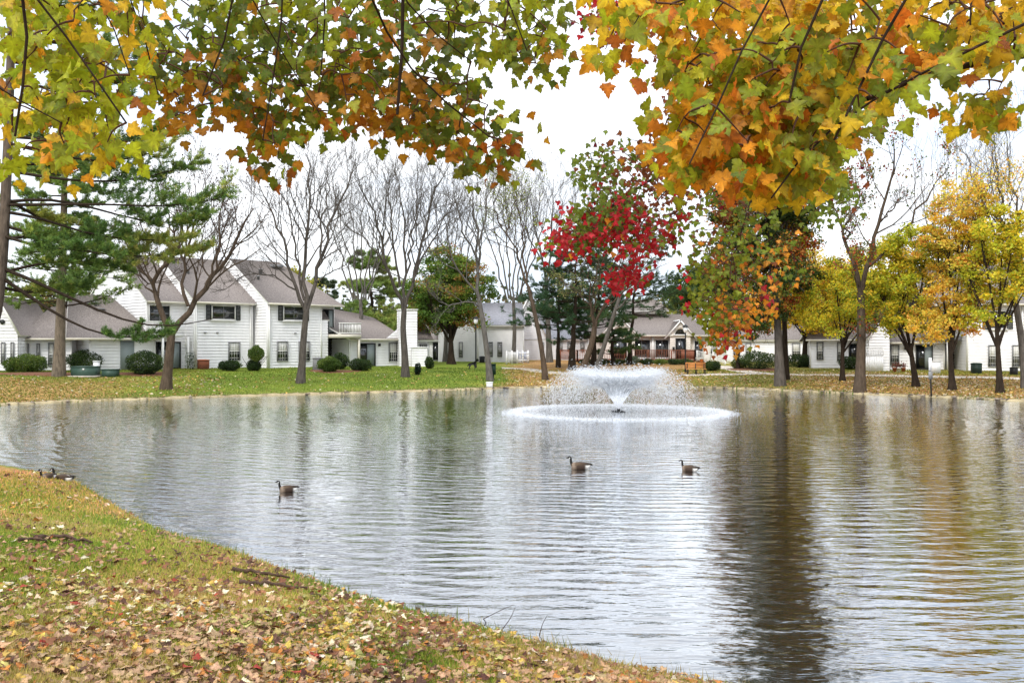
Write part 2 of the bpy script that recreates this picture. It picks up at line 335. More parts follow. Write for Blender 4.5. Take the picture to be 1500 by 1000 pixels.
def ribbon(name, pts, wid, m, lift=.03, kind='structure', thick=None):
    P = np.array(pts, float)[:, :2]
    s = np.concatenate([[0], np.cumsum(np.hypot(*np.diff(P, axis=0).T))]); q = np.arange(0, s[-1], .5)
    P = np.stack([np.interp(q, s, P[:,0]), np.interp(q, s, P[:,1])], 1)
    for _ in range(6): P[1:-1] = (P[:-2]+2*P[1:-1]+P[2:])/4
    T = unit(np.gradient(P, axis=0)); Nn = np.stack([-T[:,1], T[:,0]], 1)
    nw = 4; rows = []
    for k in range(nw+1):
        Q = P + Nn*(k/nw-.5)*wid; rows.append(np.stack([Q[:,0], Q[:,1], height(Q[:,0], Q[:,1])+lift], 1))
    rows = [rows[0]-[0,0,.2]] + rows + [rows[-1]-[0,0,.2]]
    V = np.stack(rows, 1); n, k, _ = V.shape
    ii = (np.arange(n-1)[:,None]*k+np.arange(k-1)[None]).ravel()
    b = MB(); b.arr(V.reshape(-1,3), np.stack([ii, ii+1, ii+1+k, ii+k], -1)); return b.build(name, m, kind=kind)
ribbon('path', [gp(*p) for p in [(1056,536),(1072,541),(1100,546),(1150,549),(1230,550),(1330,551),(1420,553),(1520,555)]], 1.5, M['path'])
ribbon('path', [gp(*p) for p in [(1000,550),(1030,549),(1075,548.5),(1110,547.5)]], 1.1, M['path'], .036)
ribbon('path', [gp(*p) for p in [(735,539),(770,540),(800,545),(840,548)]], 1.6, M['path'])
# pale kerb of stone and soil along the far waterline
k0 = [k for k in range(len(SHS)) if SHS[k][1] > 40 and SHS[k][0] < 31]
P = SHS[k0]; SH_ok = 1; P = np.stack([np.interp(np.linspace(0,len(P)-1,400), np.arange(len(P)), P[:,c]) for c in (0,1)], 1)
T = unit(np.gradient(P, axis=0)); Nn = np.stack([T[:,1], -T[:,0]], 1)
if sdist(P[200,0]+Nn[200,0], P[200,1]+Nn[200,1])[0] < 0: Nn = -Nn
rows = []
wob = .05*np.sin(np.arange(400)*.9)+.04*rng.normal(size=400); zt = .075+.02*rng.normal(size=400)
for off, z in ((-.22,-.1),(-.16,.03),(-.05,1),(.22,1),(.42,-2)):
    Q = P+Nn*(off+wob[:,None]); zz = zt+.012 if z == 1 else (np.full(400,z) if z > -2 else height(Q[:,0],Q[:,1])-.03)
    rows.append(np.stack([Q[:,0],Q[:,1],zz],1))
V = np.stack(rows,1); ii = (np.arange(399)[:,None]*5+np.arange(4)[None]).ravel()
b = MB(); b.arr(V.reshape(-1,3), np.stack([ii,ii+1,ii+6,ii+5],-1)); b.build('pond_edging', M['edging'], smooth=True, kind='structure')

# ------------------------------------------------------------ buildings
BUILD_Z = {}
class House:
    """walls of lapped boards, roofs, windows; all parts hang under one empty"""
    def __init__(s, name, label, cat, loc, base, wallm='siding', lap=.23):
        s.root = thing(name, label, cat, loc); s.base = base; s.wm = M[wallm]; s.lap = lap
    def frame(s, C, th):
        u = np.array([math.cos(th), math.sin(th), 0]); v = np.array([-math.sin(th), math.cos(th), 0])
        return np.array([C[0], C[1], 0.]), u, v
    def wall(s, b, O, u, n, poly):
        """poly: convex [(s,z)] in the wall plane; boards lap outward along n"""
        poly = [np.array(p, float) for p in poly]; z0 = min(p[1] for p in poly); z1 = max(p[1] for p in poly)
        def clip(P, z, keep):
            R = []
            for a, c in zip(P, P[1:]+P[:1]):
                ia = (a[1]-z)*keep >= -1e-9; ic = (c[1]-z)*keep >= -1e-9
                if ia: R.append(a)
                if ia != ic: tt = (z-a[1])/(c[1]-a[1]); R.append(a+(c-a)*tt)
            return R
        b.arr([O+u*p[0]+np.array([0,0,p[1]])-n*.03 for p in poly], [list(range(len(poly)))])
        z = z0
        while z < z1-1e-6:
            zt = min(z+s.lap, z1); q = clip(clip(poly, z, 1), max(z+.02, zt-.030), -1)
            if len(q) >= 3:
                V = [O+u*p[0]+np.array([0,0,p[1]])+n*(.004+.040*(zt-p[1])/s.lap) for p in q]
                b.arr(V, [list(range(len(V)))])
                lo = [p for p in q if abs(p[1]-z) < 1e-6]
                if len(lo) >= 2:
                    xa, xb = min(p[0] for p in lo), max(p[0] for p in lo)
                    A = O+u*xa+np.array([0,0,z]); B = O+u*xb+np.array([0,0,z])
                    b.arr([A+n*.004, B+n*.004, B+n*.044, A+n*.044], [[0,1,2,3]])
            z = zt
    def block(s, C, th, w, dep, z1, gl=None, gr=None, front=True, name='wall', z0=None):
        """rectangular block; gl/gr: gable polygons heights (ridge z) for left/right ends"""
        O, u, v = s.frame(C, th); b = MB(); z0 = s.base-.15 if z0 is None else z0
        if front: s.wall(b, O, u, -v, [(0,z0),(w,z0),(w,z1),(0,z1)])
        s.wall(b, O+v*dep, u, v, [(0,z0),(w,z0),(w,z1),(0,z1)])
        for x, nn, gz in ((0,-u,gl),(w,u,gr)):
            pl = [(0,z0),(dep,z0),(dep,z1)] + ([(dep/2,gz)] if gz else []) + [(0,z1)]
            s.wall(b, O+u*x, v, nn, pl)
        for x, y in ((0,0),(w,0),(w,dep),(0,dep)):
            c = O+u*x+v*y; sx = 1 if x > 0 else -1; sy = 1 if y > 0 else -1
            cc = c+u*(-.04*sx)+v*(-.04*sy)+u*.05*sx+v*.05*sy
            cb = MB(); cb.box(cc+np.array([0,0,(z0+z1)/2]), (.12,.12,z1-z0), (u,v,(0,0,1))); cb.build('corner_board', M['trim'], s.root)
        return b.build(name, s.wm, s.root)
    def slab(s, pts, th=.14, m='roof', name='roof'):
        P = np.array(pts, float); n = np.cross(P[1]-P[0], P[2]-P[0]); n /= np.linalg.norm(n); n = n if n[2] > 0 else -n
        k = len(P); V = np.concatenate([P, P-n*th]); b = MB()
        o = list(range(k)); b.arr(V, [o] ); 
        b.F.append(np.array([[k+x for x in o[::-1]]])); b.V.append(np.zeros((0,3),np.float32)); b.C.append(np.zeros((0,3),np.float32)); b.MI.append(np.zeros(1,np.int32))
        b.F.append(np.array([[x, (x+1)%k, k+(x+1)%k, k+x] for x in o])); b.V.append(np.zeros((0,3),np.float32)); b.C.append(np.zeros((0,3),np.float32)); b.MI.append(np.ones(k,np.int32))
        return b.build(name, [M[m], M['trim']], s.root)
    def gutter(s, A, B, n):
        A = np.array(A); B = np.array(B); b = MB(); u = unit(B-A); L = np.linalg.norm(B-A)
        b.box((A+B)/2+np.array(n)*.07, (L,.14,.15), (u, np.array(n), (0,0,1))); b.build('gutter', M['cream'], s.root)
    def pipe(s, p, z0, z1):
        b = MB(); b.box((p[0],p[1],(z0+z1)/2), (.09,.09,z1-z0)); b.build('downspout', M['trim'], s.root)
    def window(s, O, u, n, x0, x1, z0, z1, style='sash', shutters=False, curtain=True):
        c = O+u*(x0+x1)/2+np.array([0,0,(z0+z1)/2])+n*.04; wd = x1-x0; hh = z1-z0; ax = (u,n,(0,0,1))
        b = MB(); t_ = .07
        fm = {'sash':'grey','pic':'trim','door':'frame_dark'}.get(style,'trim')
        for sx in (-1,1): b.box(c+u*sx*(wd/2-t_/2)+n*.05, (t_,.10,hh), ax)
        for sz in (-1,1): b.box(c+np.array([0,0,sz*(hh/2-t_/2)])+n*.05, (wd-2*t_,.096,t_), ax)
        fr = b.build('door' if style == 'door' else 'window', M[fm], s.root)
        b = MB(); b.box(c+n*.025, (wd-2*t_,.03,hh-2*t_), ax); b.build('pane', M['glass'], fr)
        b = MB()
        if style == 'sash':
            b.box(c+n*.055, (wd-2*t_,.05,.05), ax)
            for k in (-1,0,1): b.box(c+u*k*wd/4.5+n*.048, (.022,.02,hh-2*t_), ax)
            for k in (-1.5,-.5,.5,1.5):
                b.box(c+np.array([0,0,k*hh/4.2])+n*.046, (wd-2*t_,.016,.022), ax)
            b.build('muntins', M['trim'], fr)
            if curtain:
                b = MB(); b.box(c+n*.043+np.array([0,0,hh*.235]), (wd-2*t_-.02,.004,hh*.44), ax); b.build('curtain', M['curtain'], fr)
        elif style == 'pic':
            b.box(c+u*wd*.0+n*.05, (.05,.05,hh-2*t_), ax); b.box(c+u*(-wd*.22)+n*.045, (wd*.4,.04,.05), ax); b.box(c+u*(wd*.22)+n*.045, (wd*.4,.04,.05), ax)
            b.build('muntins', M['grey'], fr)
            b = MB(); b.box(c+np.array([0,0,-hh/2-.05])+n*.07, (wd+.16,.14,.08), ax); b.build('sill', M['trim'], fr)
        elif style == 'door':
            b.box(c+n*.05, (.06,.06,hh-2*t_), ax); b.build('rail', M['frame_dark'], fr)
            if curtain:
                b = MB(); b.box(c+u*wd*.24+n*.042, (wd*.42,.006,hh-2*t_-.05), ax); b.build('curtain', M['door'], fr)
        if shutters:
            for sx in (-1,1):
                b = MB(); sc = c+u*sx*(wd/2+.24)+n*.045
                for q in (-1,1): b.box(sc+u*q*.17, (.05,.06,hh), ax)
                for k in range(11): b.box(sc+np.array([0,0,(k/10-.5)*(hh-.08)]), (.30,.045,.08), ax)
                b.build('shutter', M['shutter'], s.root)
        return fr
    def railing(s, A, B, z0, z1, m='trim', step=.16, name='railing'):
        A = np.array([*A[:2],0.]); B = np.array([*B[:2],0.]); u = unit(B-A); L = np.linalg.norm(B-A); n = np.array([-u[1],u[0],0]); ax = (u,n,(0,0,1)); b = MB()
        c = (A+B)/2
        b.box(c+[0,0,z1], (L,.09,.07), ax); b.box(c+[0,0,z0+.1], (L,.06,.06), ax)
        for k in range(int(L/step)+1): b.box(A+u*(k*step+.04)+np.array([0,0,(z0+z1)/2+.03]), (.035,.035,z1-z0-.14), ax)
        return b.build(name, M[m], s.root)
    def vent(s, p, r=.12, h=.35, m='grey', name='roof_vent'):
        b = MB(); th = np.arange(8)/8*2*PI
        b.loft([[(p[0]+q*math.cos(a), p[1]+q*math.sin(a), p[2]+z) for a in th] for q, z in ((r,-.25),(r,h),(r*1.5,h),(r*1.5,h+.08))])
        b.build(name, M[m], s.root)
    def chimney(s, C, th, w, d, z0, z1, name='chimney'):
        O, u, v = s.frame(C, th); b = MB()
        pl = lambda L: [(0,z0),(L,z0),(L,z1),(0,z1)]
        s.wall(b, O, u, -v, pl(w)); s.wall(b, O+u*w, v, u, pl(d)); s.wall(b, O, v, -u, pl(d)); s.wall(b, O+v*d, u, v, pl(w))
        b.arr([O+[0,0,z1],O+u*w+[0,0,z1],O+u*w+v*d+[0,0,z1],O+v*d+[0,0,z1]], [[0,1,2,3]])
        o = b.build(name, s.wm, s.root)
        b = MB(); b.box(O+u*w/2+v*d/2+np.array([0,0,z1+.03]), (w+.16,d+.16,.10), (u,v,(0,0,1))); b.build('cap', M['trim'], o)
def alen(C, th, px):
    u = (math.cos(th), math.sin(th)); k = (px-750)/F
    return (k*C[1]-C[0])/(u[0]-k*u[1])
Zv = lambda z: np.array([0,0,z])

# ---- the long townhouse row on the left, stepped units at 45 degrees
TH = math.radians(45); B0 = 1.10; EV = 6.42; RD = 10.1; RUN = 6.0
c1 = D(215,505,69.6); c2 = D(285,505,70.7); c3 = D(392,505,73.0)
H = House('townhouse', 'long white clapboard townhouse with stepped brown roofs across the pond at left', 'house', (c2[0],c2[1]+4,B0), B0)
def twostorey(C, px_end, ridge_px_end=None, gr=True):
    O, u, v = H.frame(C, TH); wdt = alen(C, TH, px_end)
    H.block(C, TH, wdt, RUN*2, EV, gl=RD, gr=RD if gr else None)
    ov = .35; k = (RD-EV)/RUN; e = EV-ov*k+.12; r = RD+.12
    return O, u, v, wdt, ov, e, r
for C, pe in ((c1,272),(c2,369)):
    O,u,v,wd,ov,e,r = twostorey(C, pe)
    we = wd+1.2
    H.slab([O-u*.12-v*ov+Zv(e), O+u*we-v*ov+Zv(e), O+u*we+v*RUN+Zv(r), O-u*.12+v*RUN+Zv(r)])
    H.slab([O-u*.12+v*RUN+Zv(r), O+u*we+v*RUN+Zv(r), O+u*we+v*(2*RUN+ov)+Zv(e), O-u*.12+v*(2*RUN+ov)+Zv(e)])
    H.gutter(O-u*.1-v*(ov+.02)+Zv(e-.09), O+u*wd-v*(ov+.02)+Zv(e-.09), -v)
# unit 2 windows
O,u,v = H.frame(c2, TH); a = lambda px: alen(c2, TH, px)
H.window(O,u,-v,a(309),a(344),4.95,6.1,'pic',True)
H.window(O,u,-v,a(334),a(351),1.75,3.25,'sash')
H.pipe(O+u*a(366)-v*.12, B0, EV); H.pipe(O+u*.1-v*.1, B0, EV)
# unit 1: balcony bay above an open porch
O,u,v = H.frame(c1, TH); a = lambda px: alen(c1, TH, px)
b = MB(); b.box(O+u*(a(216)+a(248))/2-v*.03+Zv(5.55), (a(248)-a(216),.05,1.55), (u,v,(0,0,1))); 
H.window(O,u,-v,a(217),a(249),4.75,6.05,'pic')
dk = MB(); dk.box(O+u*a(236)-v*.62+Zv(3.72), (a(257)-a(214),1.2,.28), (u,v,(0,0,1))); dk.build('balcony_floor', M['trim'], H.root)
H.railing(O+u*a(214)-v*1.15, O+u*a(257)-v*1.15, 3.86, 4.75); H.railing(O+u*a(214)-v*1.15, O+u*a(214), 3.86, 4.75)
H.window(O,u,-v,a(228),a(264),1.15,3.25,'door')
for q in (a(229), a(266)):
    b = MB(); b.box(O+u*q-v*1.12+Zv(2.35), (.14,.14,2.5), (u,v,(0,0,1))); b.build('post', M['trim'], H.root)
# unit 3
O,u,v = H.frame(c3, TH); a = lambda px: alen(c3, TH, px); w3 = a(470); we = a(497)+.2
H.block(c3, TH, w3, RUN*2, EV, gl=RD)
ov = .35; e = EV-ov*(RD-EV)/RUN+.12; r = RD+.12; rp = 4.6
L0 = O-u*.12
H.slab([L0-v*ov+Zv(e), O+u*we-v*ov+Zv(e), O+u*rp+v*RUN+Zv(r), L0+v*RUN+Zv(r)])
H.slab([L0+v*RUN+Zv(r), O+u*rp+v*RUN+Zv(r), O+u*we+v*(2*RUN+ov)+Zv(e), L0+v*(2*RUN+ov)+Zv(e)])
H.slab([O+u*we-v*ov+Zv(e), O+u*we+v*(2*RUN+ov)+Zv(e), O+u*rp+v*RUN+Zv(r)])
H.gutter(L0-v*(ov+.02)+Zv(e-.09), O+u*we-v*(ov+.02)+Zv(e-.09), -v)
H.window(O,u,-v,a(414),a(445),4.95,6.15,'pic',True)
H.window(O,u,-v,a(405),a(421),1.7,3.3,'sash'); H.window(O,u,-v,a(437),a(453),1.7,3.3,'sash')
H.pipe(O+u*.1-v*.1, B0, EV)
# recessed end of unit 3, balcony and open porch under it
O2 = O+u*w3+v*.9; C2 = O2
H.block(O2, TH, a(497)-w3, 9, EV, name='wall', z0=3.85)
H.slab([O+u*(w3-.05)-v*.02+Zv(5.1), O+u*(a(483))-v*.02+Zv(5.1), O+u*a(483)+v*.9+Zv(5.9), O+u*(w3-.05)+v*.9+Zv(5.9)])
b = MB(); H.wall(b, O+u*w3, u, -v, [(0,B0-.15),(a(480)-w3,B0-.15),(a(480)-w3,5.05),(0,5.05)]); H.wall(b, O+u*a(480), v, u, [(0,B0-.15),(.9,B0-.15),(.9,5.05),(0,5.05)]); b.build('wall', H.wm, H.root)
H.window(O+v*.9,u,-v,a(481),a(493)+.25,3.95,6.0,'door')
b = MB(); b.box(O+u*(a(481)+a(513))/2-v*.35+Zv(3.72), (a(513)-a(481),2.5,.30), (u,v,(0,0,1))); b.build('balcony_floor', M['cream'], H.root)
H.railing(O+u*a(481)-v*1.55, O+u*a(513)-v*1.55, 3.88, 4.8); H.railing(O+u*a(513)-v*1.55, O+u*a(513)+v*.8, 3.88, 4.8)
for q in (a(511),):
    b = MB(); b.box(O+u*q-v*1.45+Zv(2.3), (.16,.16,2.6), (u,v,(0,0,1))); b.build('post', M['cream'], H.root)
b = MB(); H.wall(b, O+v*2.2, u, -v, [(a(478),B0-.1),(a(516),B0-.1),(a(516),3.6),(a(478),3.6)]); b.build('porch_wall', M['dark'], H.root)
# low wing on the right with its long roof, chimney and screen
c4 = D(512,505,78.0); O4,u,v = H.frame(c4, TH); a = lambda px: alen(c4, TH, px); w4 = a(588)
H.block(c4, TH, w4, 9, 3.5, name='wall')
H.slab([O4-u*.3-v*.4+Zv(3.52), O4+u*(w4+.3)-v*.4+Zv(3.52), O4+u*(w4+.4)+v*4.6+Zv(5.5), O4+u*(w4-1)+v*5.2+Zv(5.9), O4-u*3.4+v*5.2+Zv(6.9)][:5])
H.slab([O4+u*(w4+.4)+v*4.6+Zv(5.48), O4+u*(w4+.3)+v*9.5+Zv(3.52), O4-u*3.0+v*9.5+Zv(3.52), O4-u*3.4+v*5.2+Zv(6.88)])
H.gutter(O4-u*.2-v*.42+Zv(3.45), O4+u*(w4+.2)-v*.42+Zv(3.45), -v)
H.window(O4,u,-v,a(523),a(549),1.15,3.15,'door'); H.window(O4,u,-v,a(569),a(582),1.55,3.2,'sash')
b = MB(); b.box(O4+u*a(555)-v*.1+Zv(3.0), (.16,.16,.22), (u,v,(0,0,1))); b.build('wall_light', M['black'], H.root)
b = MB(); gq = a(578); H.wall(b, O4-v*.3, u, -v, [(gq-1.1,3.6),(gq+.6,3.6),(gq+.6,4.75)]); b.build('gable', H.wm, H.root)
c5 = D(585,505,80.5); H.chimney(c5, math.radians(15), alen(c5, math.radians(15), 611), 1.3, B0-.2, 6.05)
c6 = D(603,505,80.0); H.chimney(c6, math.radians(15), alen(c6, math.radians(15), 626), .2, B0-.2, 2.75, name='patio_screen')
c7 = D(612,505,84); H.block(c7, math.radians(15), 1.0, 4, 3.5); O7,u7,v7 = H.frame(c7, math.radians(15))
H.slab([O7-u7*.6-v7*.4+Zv(3.45), O7+u7*1.4-v7*.4+Zv(3.45), O7+u7*1.2+v7*3+Zv(5.0), O7-u7*.6+v7*3+Zv(5.0)])
H.window(O7,u7,-v7,.15,.85,2.3,3.1,'sash',curtain=False)
b = MB(); b.box(D(530,505,76.5)*[1,1,0]+Zv(1.75), (2.6,.1,1.1), (u,v,(0,0,1))); 
# low wing on the left: long sloping roof before unit 1's gable
c8 = D(132,505,66.5); O8,u,v = H.frame(c8, TH); a = lambda px: alen(c8, TH, px); w8 = a(226)
H.block(c8, TH, w8, 8, 3.55)
H.slab([O8-u*1.8-v*.4+Zv(3.5), O8+u*(w8+.2)-v*.4+Zv(3.5), O8+u*(a(182)+.6)+v*4.2+Zv(6.85), O8-u*.0+v*4.2+Zv(6.85)])
H.slab([O8+v*4.2+Zv(6.83), O8+u*(a(182)+.6)+v*4.2+Zv(6.83), O8+u*(w8+.2)+v*8.4+Zv(3.5), O8-u*.4+v*8.4+Zv(3.5)])
H.gutter(O8-u*1.8-v*.42+Zv(3.42), O8+u*w8-v*.42+Zv(3.42), -v)
cw = D(99,505,71.5); H.chimney(cw, 0.0, D(134,505,71.5)[0]-cw[0], 3, 3.2, 6.75, name='wall')
b = MB(); b.box(O8+u*a(186)-v*.06+Zv(2.2), (1.0,.08,2.2), (u,v,(0,0,1))); b.build('door', M['door'], H.root)
for q, z in ((a(150),5.9),(a(163),6.0)): H.vent(O8+u*q+v*3.0+Zv(z), .13, .2)
H.vent(O8+u*a(165)+v*2.6+Zv(5.55), .3, .12, 'grey')
# lower wing, far left part with narrow windows
c9 = D(26,505,66); O9,u9,v9 = H.frame(c9, math.radians(12)); a = lambda px: alen(c9, math.radians(12), px)
H.block(c9, math.radians(12), a(104), 8, 3.45)
H.slab([O9-u9*.3-v9*.45+Zv(3.45), O9+u9*(a(104)+.3)-v9*.45+Zv(3.45), O9+u9*(a(104)+.3)+v9*4+Zv(5.9), O9+u9*1.2+v9*4+Zv(5.9)])
H.slab([O9+u9*1.2+v9*4+Zv(5.9), O9+u9*(a(104)+.3)+v9*4+Zv(5.9), O9+u9*(a(104)+.3)+v9*8.4+Zv(3.45), O9-u9*.3+v9*8.4+Zv(3.45)])
H.gutter(O9-u9*.3-v9*.47+Zv(3.4), O9+u9*(a(104)+.3)-v9*.47+Zv(3.4), -v9)
for q0, q1 in ((27,33),(38,43),(54,59)): H.window(O9,u9,-v9,a(q0),a(q1),1.9,3.1,'sash')
H.window(O9,u9,-v9,a(71),a(80),1.5,3.15,'sash')
O3,u,v = H.frame(c3, TH)
H.vent(O3+u*1.6+v*3.9+Zv(9.0), .14, .25); H.vent(O3+u*.9+v*3.0+Zv(8.4), .1, .2)
b = MB(); b.box(O3+u*3.7+v*4.9+Zv(9.75), (.9,.7,.25), (u,v,(0,0,1))); b.build('skylight', M['grey'], H.root)
H.vent(c2*[1,1,0]+u*1.2+v*3.6+Zv(8.8), .12, .25)
for C, px1, px2 in ((c2,300,318),(c3,432,448)):
    O_, u_, v_ = H.frame(C, TH)
    for q in (px1,px2):
        b = MB(); b.box(O_+u_*alen(C,TH,q)-v_*.08+Zv(3.95), (.16,.12,.1), (u_,v_,(0,0,1))); b.build('wall_light', M['grey'], H.root)

# ---- far left gable house
c = D(-32,505,64); H = House('gable_house', 'white gable end house with round vent at the far left edge', 'house', (c[0]+2,c[1]+3,B0), B0)
th = math.radians(8); O,u,v = H.frame(c, th); wd = alen(c, th, 26)
b = MB(); H.wall(b, O, u, -v, [(0,B0-.1),(wd,B0-.1),(wd,3.8),(wd*.5,6.4),(0,3.8)]); H.wall(b, O+u*wd, v, u, [(0,B0-.1),(7,B0-.1),(7,3.8),(0,3.8)]); H.wall(b, O, v, -u, [(0,B0-.1),(7,B0-.1),(7,3.8),(0,3.8)]); b.build('wall', H.wm, H.root)
for s_ in (0,1):
    x0 = -.3 if s_ == 0 else wd+.3
    H.slab([O+u*x0-v*.3+Zv(3.65), O+u*wd*.5-v*.3+Zv(6.5), O+u*wd*.5+v*7+Zv(6.5), O+u*x0+v*7+Zv(3.65)])
H.window(O,u,-v,alen(c,th,2),alen(c,th,8),1.7,3.2,'sash'); H.window(O,u,-v,alen(c,th,16),alen(c,th,21),1.7,3.2,'sash')
b = MB(); b.loft([[O+u*(alen(c,th,4)+.17*math.cos(t_))-v*y_+Zv(4.6+.17*math.sin(t_)) for t_ in np.arange(10)/10*2*PI] for y_ in (.03,.09)]); b.build('round_vent', M['shutter'], H.root)

# ---- middle house beyond the lawn
BM = 1.4
c = D(642,505,92); H = House('white_house', 'plain white two storey house across the middle lawn behind the round maple', 'house', (c[0]+6,c[1]+5,BM), BM, lap=.2)
th = 0.06; O,u,v = H.frame(c, th); a = lambda px: alen(c, th, px)
b = MB(); H.wall(b, O, u, -v, [(0,BM-.1),(a(700),BM-.1),(a(700),6.4),(a(672),6.9),(0,4.2)]); H.wall(b, O, v, -u, [(0,BM-.1),(9,BM-.1),(9,4.2),(0,4.2)]); b.build('wall', H.wm, H.root)
cc = O+u*a(700)-v*.8; H.block(cc, th, a(766)-a(700), 9, 5.0)
H.slab([cc-u*.2-v*.4+Zv(4.95), cc+u*(a(766)-a(700)+.2)-v*.4+Zv(4.95), cc+u*(a(766)-a(700)+.2)+v*5+Zv(7.4), cc-u*.2+v*5+Zv(7.4)], m='roof_grey')
H.slab([O-u*.3-v*.2+Zv(4.2), O+u*a(675)-v*.2+Zv(7.0), O+u*a(675)+v*9+Zv(7.0), O-u*.3+v*9+Zv(4.2)], m='roof_grey')
H.slab([O+u*a(675)-v*.2+Zv(7.0), O+u*a(702)-v*.2+Zv(6.4), O+u*a(702)+v*9+Zv(6.4), O+u*a(675)+v*9+Zv(7.0)], m='roof_grey')
H.window(O,u,-v,a(672),a(678),1.75,3.3,'sash'); H.window(O,u,-v,a(674),a(679),4.9,5.7,'sash',curtain=False)
for q0,q1 in ((715,721.5),(728,735)): H.window(cc,u,-v,a(q0)-a(700),a(q1)-a(700),1.8,3.3,'sash',curtain=False)
c = D(616,505,94); O,u,v = H.frame(c, th); a = lambda px: alen(c, th, px)
H.block(c, th, a(644), 6, 3.5)
H.slab([O-u*.3-v*.4+Zv(3.5), O+u*a(645)-v*.4+Zv(3.5), O+u*a(645)+v*3.5+Zv(5.4), O-u*.3+v*3.5+Zv(5.4)])
H.window(O,u,-v,a(621),a(628),2.2,3.2,'sash',curtain=False); H.window(O,u,-v,a(634),a(643),1.45,3.25,'door',curtain=False)
# house half hidden behind the pines
c = D(748,505,99); H = House('grey_roof_house', 'white house with pale grey gable roofs half hidden by the dark pines', 'house', (c[0]+5,c[1]+5,BM), BM)
th = -.05; O,u,v = H.frame(c, th); a = lambda px: alen(c, th, px)
H.block(c, th, a(860), 10, 3.6)
H.slab([O-u*.4-v*.4+Zv(3.6), O+u*a(862)-v*.4+Zv(3.6), O+u*a(862)+v*5+Zv(6.6), O-u*.4+v*5+Zv(6.6)], m='roof_grey')
cg = O-v*.3; b = MB(); H.wall(b, cg, u, -v, [(0,3.6),(a(800),3.6),(a(800)*.55,8.0),(a(800)*.45,8.0)]); H.wall(b, cg, u, -v, [(0,BM),(a(800),BM),(a(800),3.6),(0,3.6)]); b.build('gable', H.wm, H.root)
H.slab([cg-u*.5-v*.2+Zv(3.5), cg+u*a(774)-v*.2+Zv(8.2), cg+u*a(774)+v*6+Zv(8.2), cg-u*.5+v*6+Zv(3.5)], m='roof_grey')
H.slab([cg+u*a(774)-v*.2+Zv(8.2), cg+u*a(803)-v*.2+Zv(3.5), cg+u*a(803)+v*6+Zv(3.5), cg+u*a(774)+v*6+Zv(8.2)], m='roof_grey')
H.window(cg,u,-v,a(770),a(776),5.0,6.4,'sash',curtain=False); H.window(cg,u,-v,a(752),a(762),1.5,3.3,'door',curtain=False)
for q0,q1 in ((793,797),(820,824),(831,838),(850,856)): H.window(cg if q0<800 else O,u,-v,a(q0),a(q1),2.3,3.3,'sash',curtain=False)

# ---- clubhouse with its deck
BC = 1.42
c = D(862,505,98); H = House('clubhouse', 'low tan clubhouse with arched gable windows and grey brown roof behind the fountain', 'building', (c[0]+6,c[1]+4,BC), BC, 'siding_tan')
th = 0.0; O,u,v = H.frame(c, th); a = lambda px: alen(c, th, px)
H.block(c, th, a(1040), 10, 4.05)
H.slab([O-u*.4-v*.5+Zv(4.0), O+u*(a(1040)+.4)-v*.5+Zv(4.0), O+u*a(1020)+v*5+Zv(6.45), O+u*a(885)+v*5+Zv(6.45)])
H.slab([O-u*.4-v*.5+Zv(4.0), O+u*a(885)+v*5+Zv(6.45), O-u*.4+v*10.5+Zv(4.0)])
H.slab([O+u*(a(1040)+.4)-v*.5+Zv(4.0), O+u*(a(1040)+.4)+v*10.5+Zv(4.0), O+u*a(1020)+v*5+Zv(6.45)])
b = MB(); b.box(O+u*a(948)+v*5+Zv(6.62), (a(985)-a(912),2.6,.35)); b.build('clerestory', M['trim'], H.root)
H.slab([O+u*a(908)+v*3.4+Zv(6.8), O+u*a(988)+v*3.4+Zv(6.8), O+u*a(975)+v*6+Zv(8.1), O+u*a(922)+v*6+Zv(8.1)])
def arch(cpx, hw, zapex, rad, zc, px0, px1, zb, zt):
    g = O-v*.55; x0, x1, xm = a(cpx-hw), a(cpx+hw), a(cpx)
    b = MB(); H.wall(b, g, u, -v, [(x0,4.0),(x1,4.0),(xm,zapex)]); H.wall(b, g, u, -v, [(x0+.3,BC),(x1-.3,BC),(x1-.3,4.0),(x0+.3,4.0)]); gb = b.build('gable', H.wm, H.root)
    for sg in (0,1):
        xe = x0-.35 if sg == 0 else x1+.35
        H.slab([g+u*xe-v*.25+Zv(3.75), g+u*xm-v*.25+Zv(zapex+.18), g+u*xm+v*4+Zv(zapex+.18), g+u*xe+v*4+Zv(3.75)], m='roof')
    th_ = np.linspace(0, PI, 13)
    fr = MB()
    for t0, t1 in zip(th_[:-1], th_[1:]):
        V = [g-v*y+u*(xm+r_*math.cos(q))+Zv(zc+r_*math.sin(q)) for y in (0,.12) for r_, q in ((rad,t0),(rad,t1),(rad+.16,t1),(rad+.16,t0))]
        fr.arr(V, [[4,5,6,7],[3,2,6,7],[0,1,5,4]])
    fr.box(g-v*.07+u*xm+Zv(zc-.06), (2*rad+.36,.14,.12)); f = fr.build('arched_window', M['trim'], H.root)
    p = MB(); V = [g-v*.05+u*(xm+rad*math.cos(q))+Zv(zc+rad*math.sin(q)) for q in th_]; p.arr(V, [list(range(13))]); p.build('pane', M['glass'], f)
    m_ = MB(); m_.box(g-v*.08+u*xm+Zv(zc+rad/2), (.06,.05,rad)); m_.box(g-v*.08+u*xm+Zv(zc+rad*.45), (1.7*rad,.04,.05)); m_.build('muntins', M['frame_dark'], f)
    H.window(g,u,-v,a(px0),a(px1),zb,zt,'door',curtain=False)
arch(906,27,6.0,.72,4.05,895,917,1.55,3.6)
arch(995,19,5.5,.56,4.1,988,1003,1.5,3.7)
H.window(O,u,-v,a(926),a(953),1.6,3.6,'pic'); H.window(O,u,-v,a(959),a(980),1.6,3.6,'pic'); H.window(O,u,-v,a(1016),a(1030),1.6,3.5,'pic')
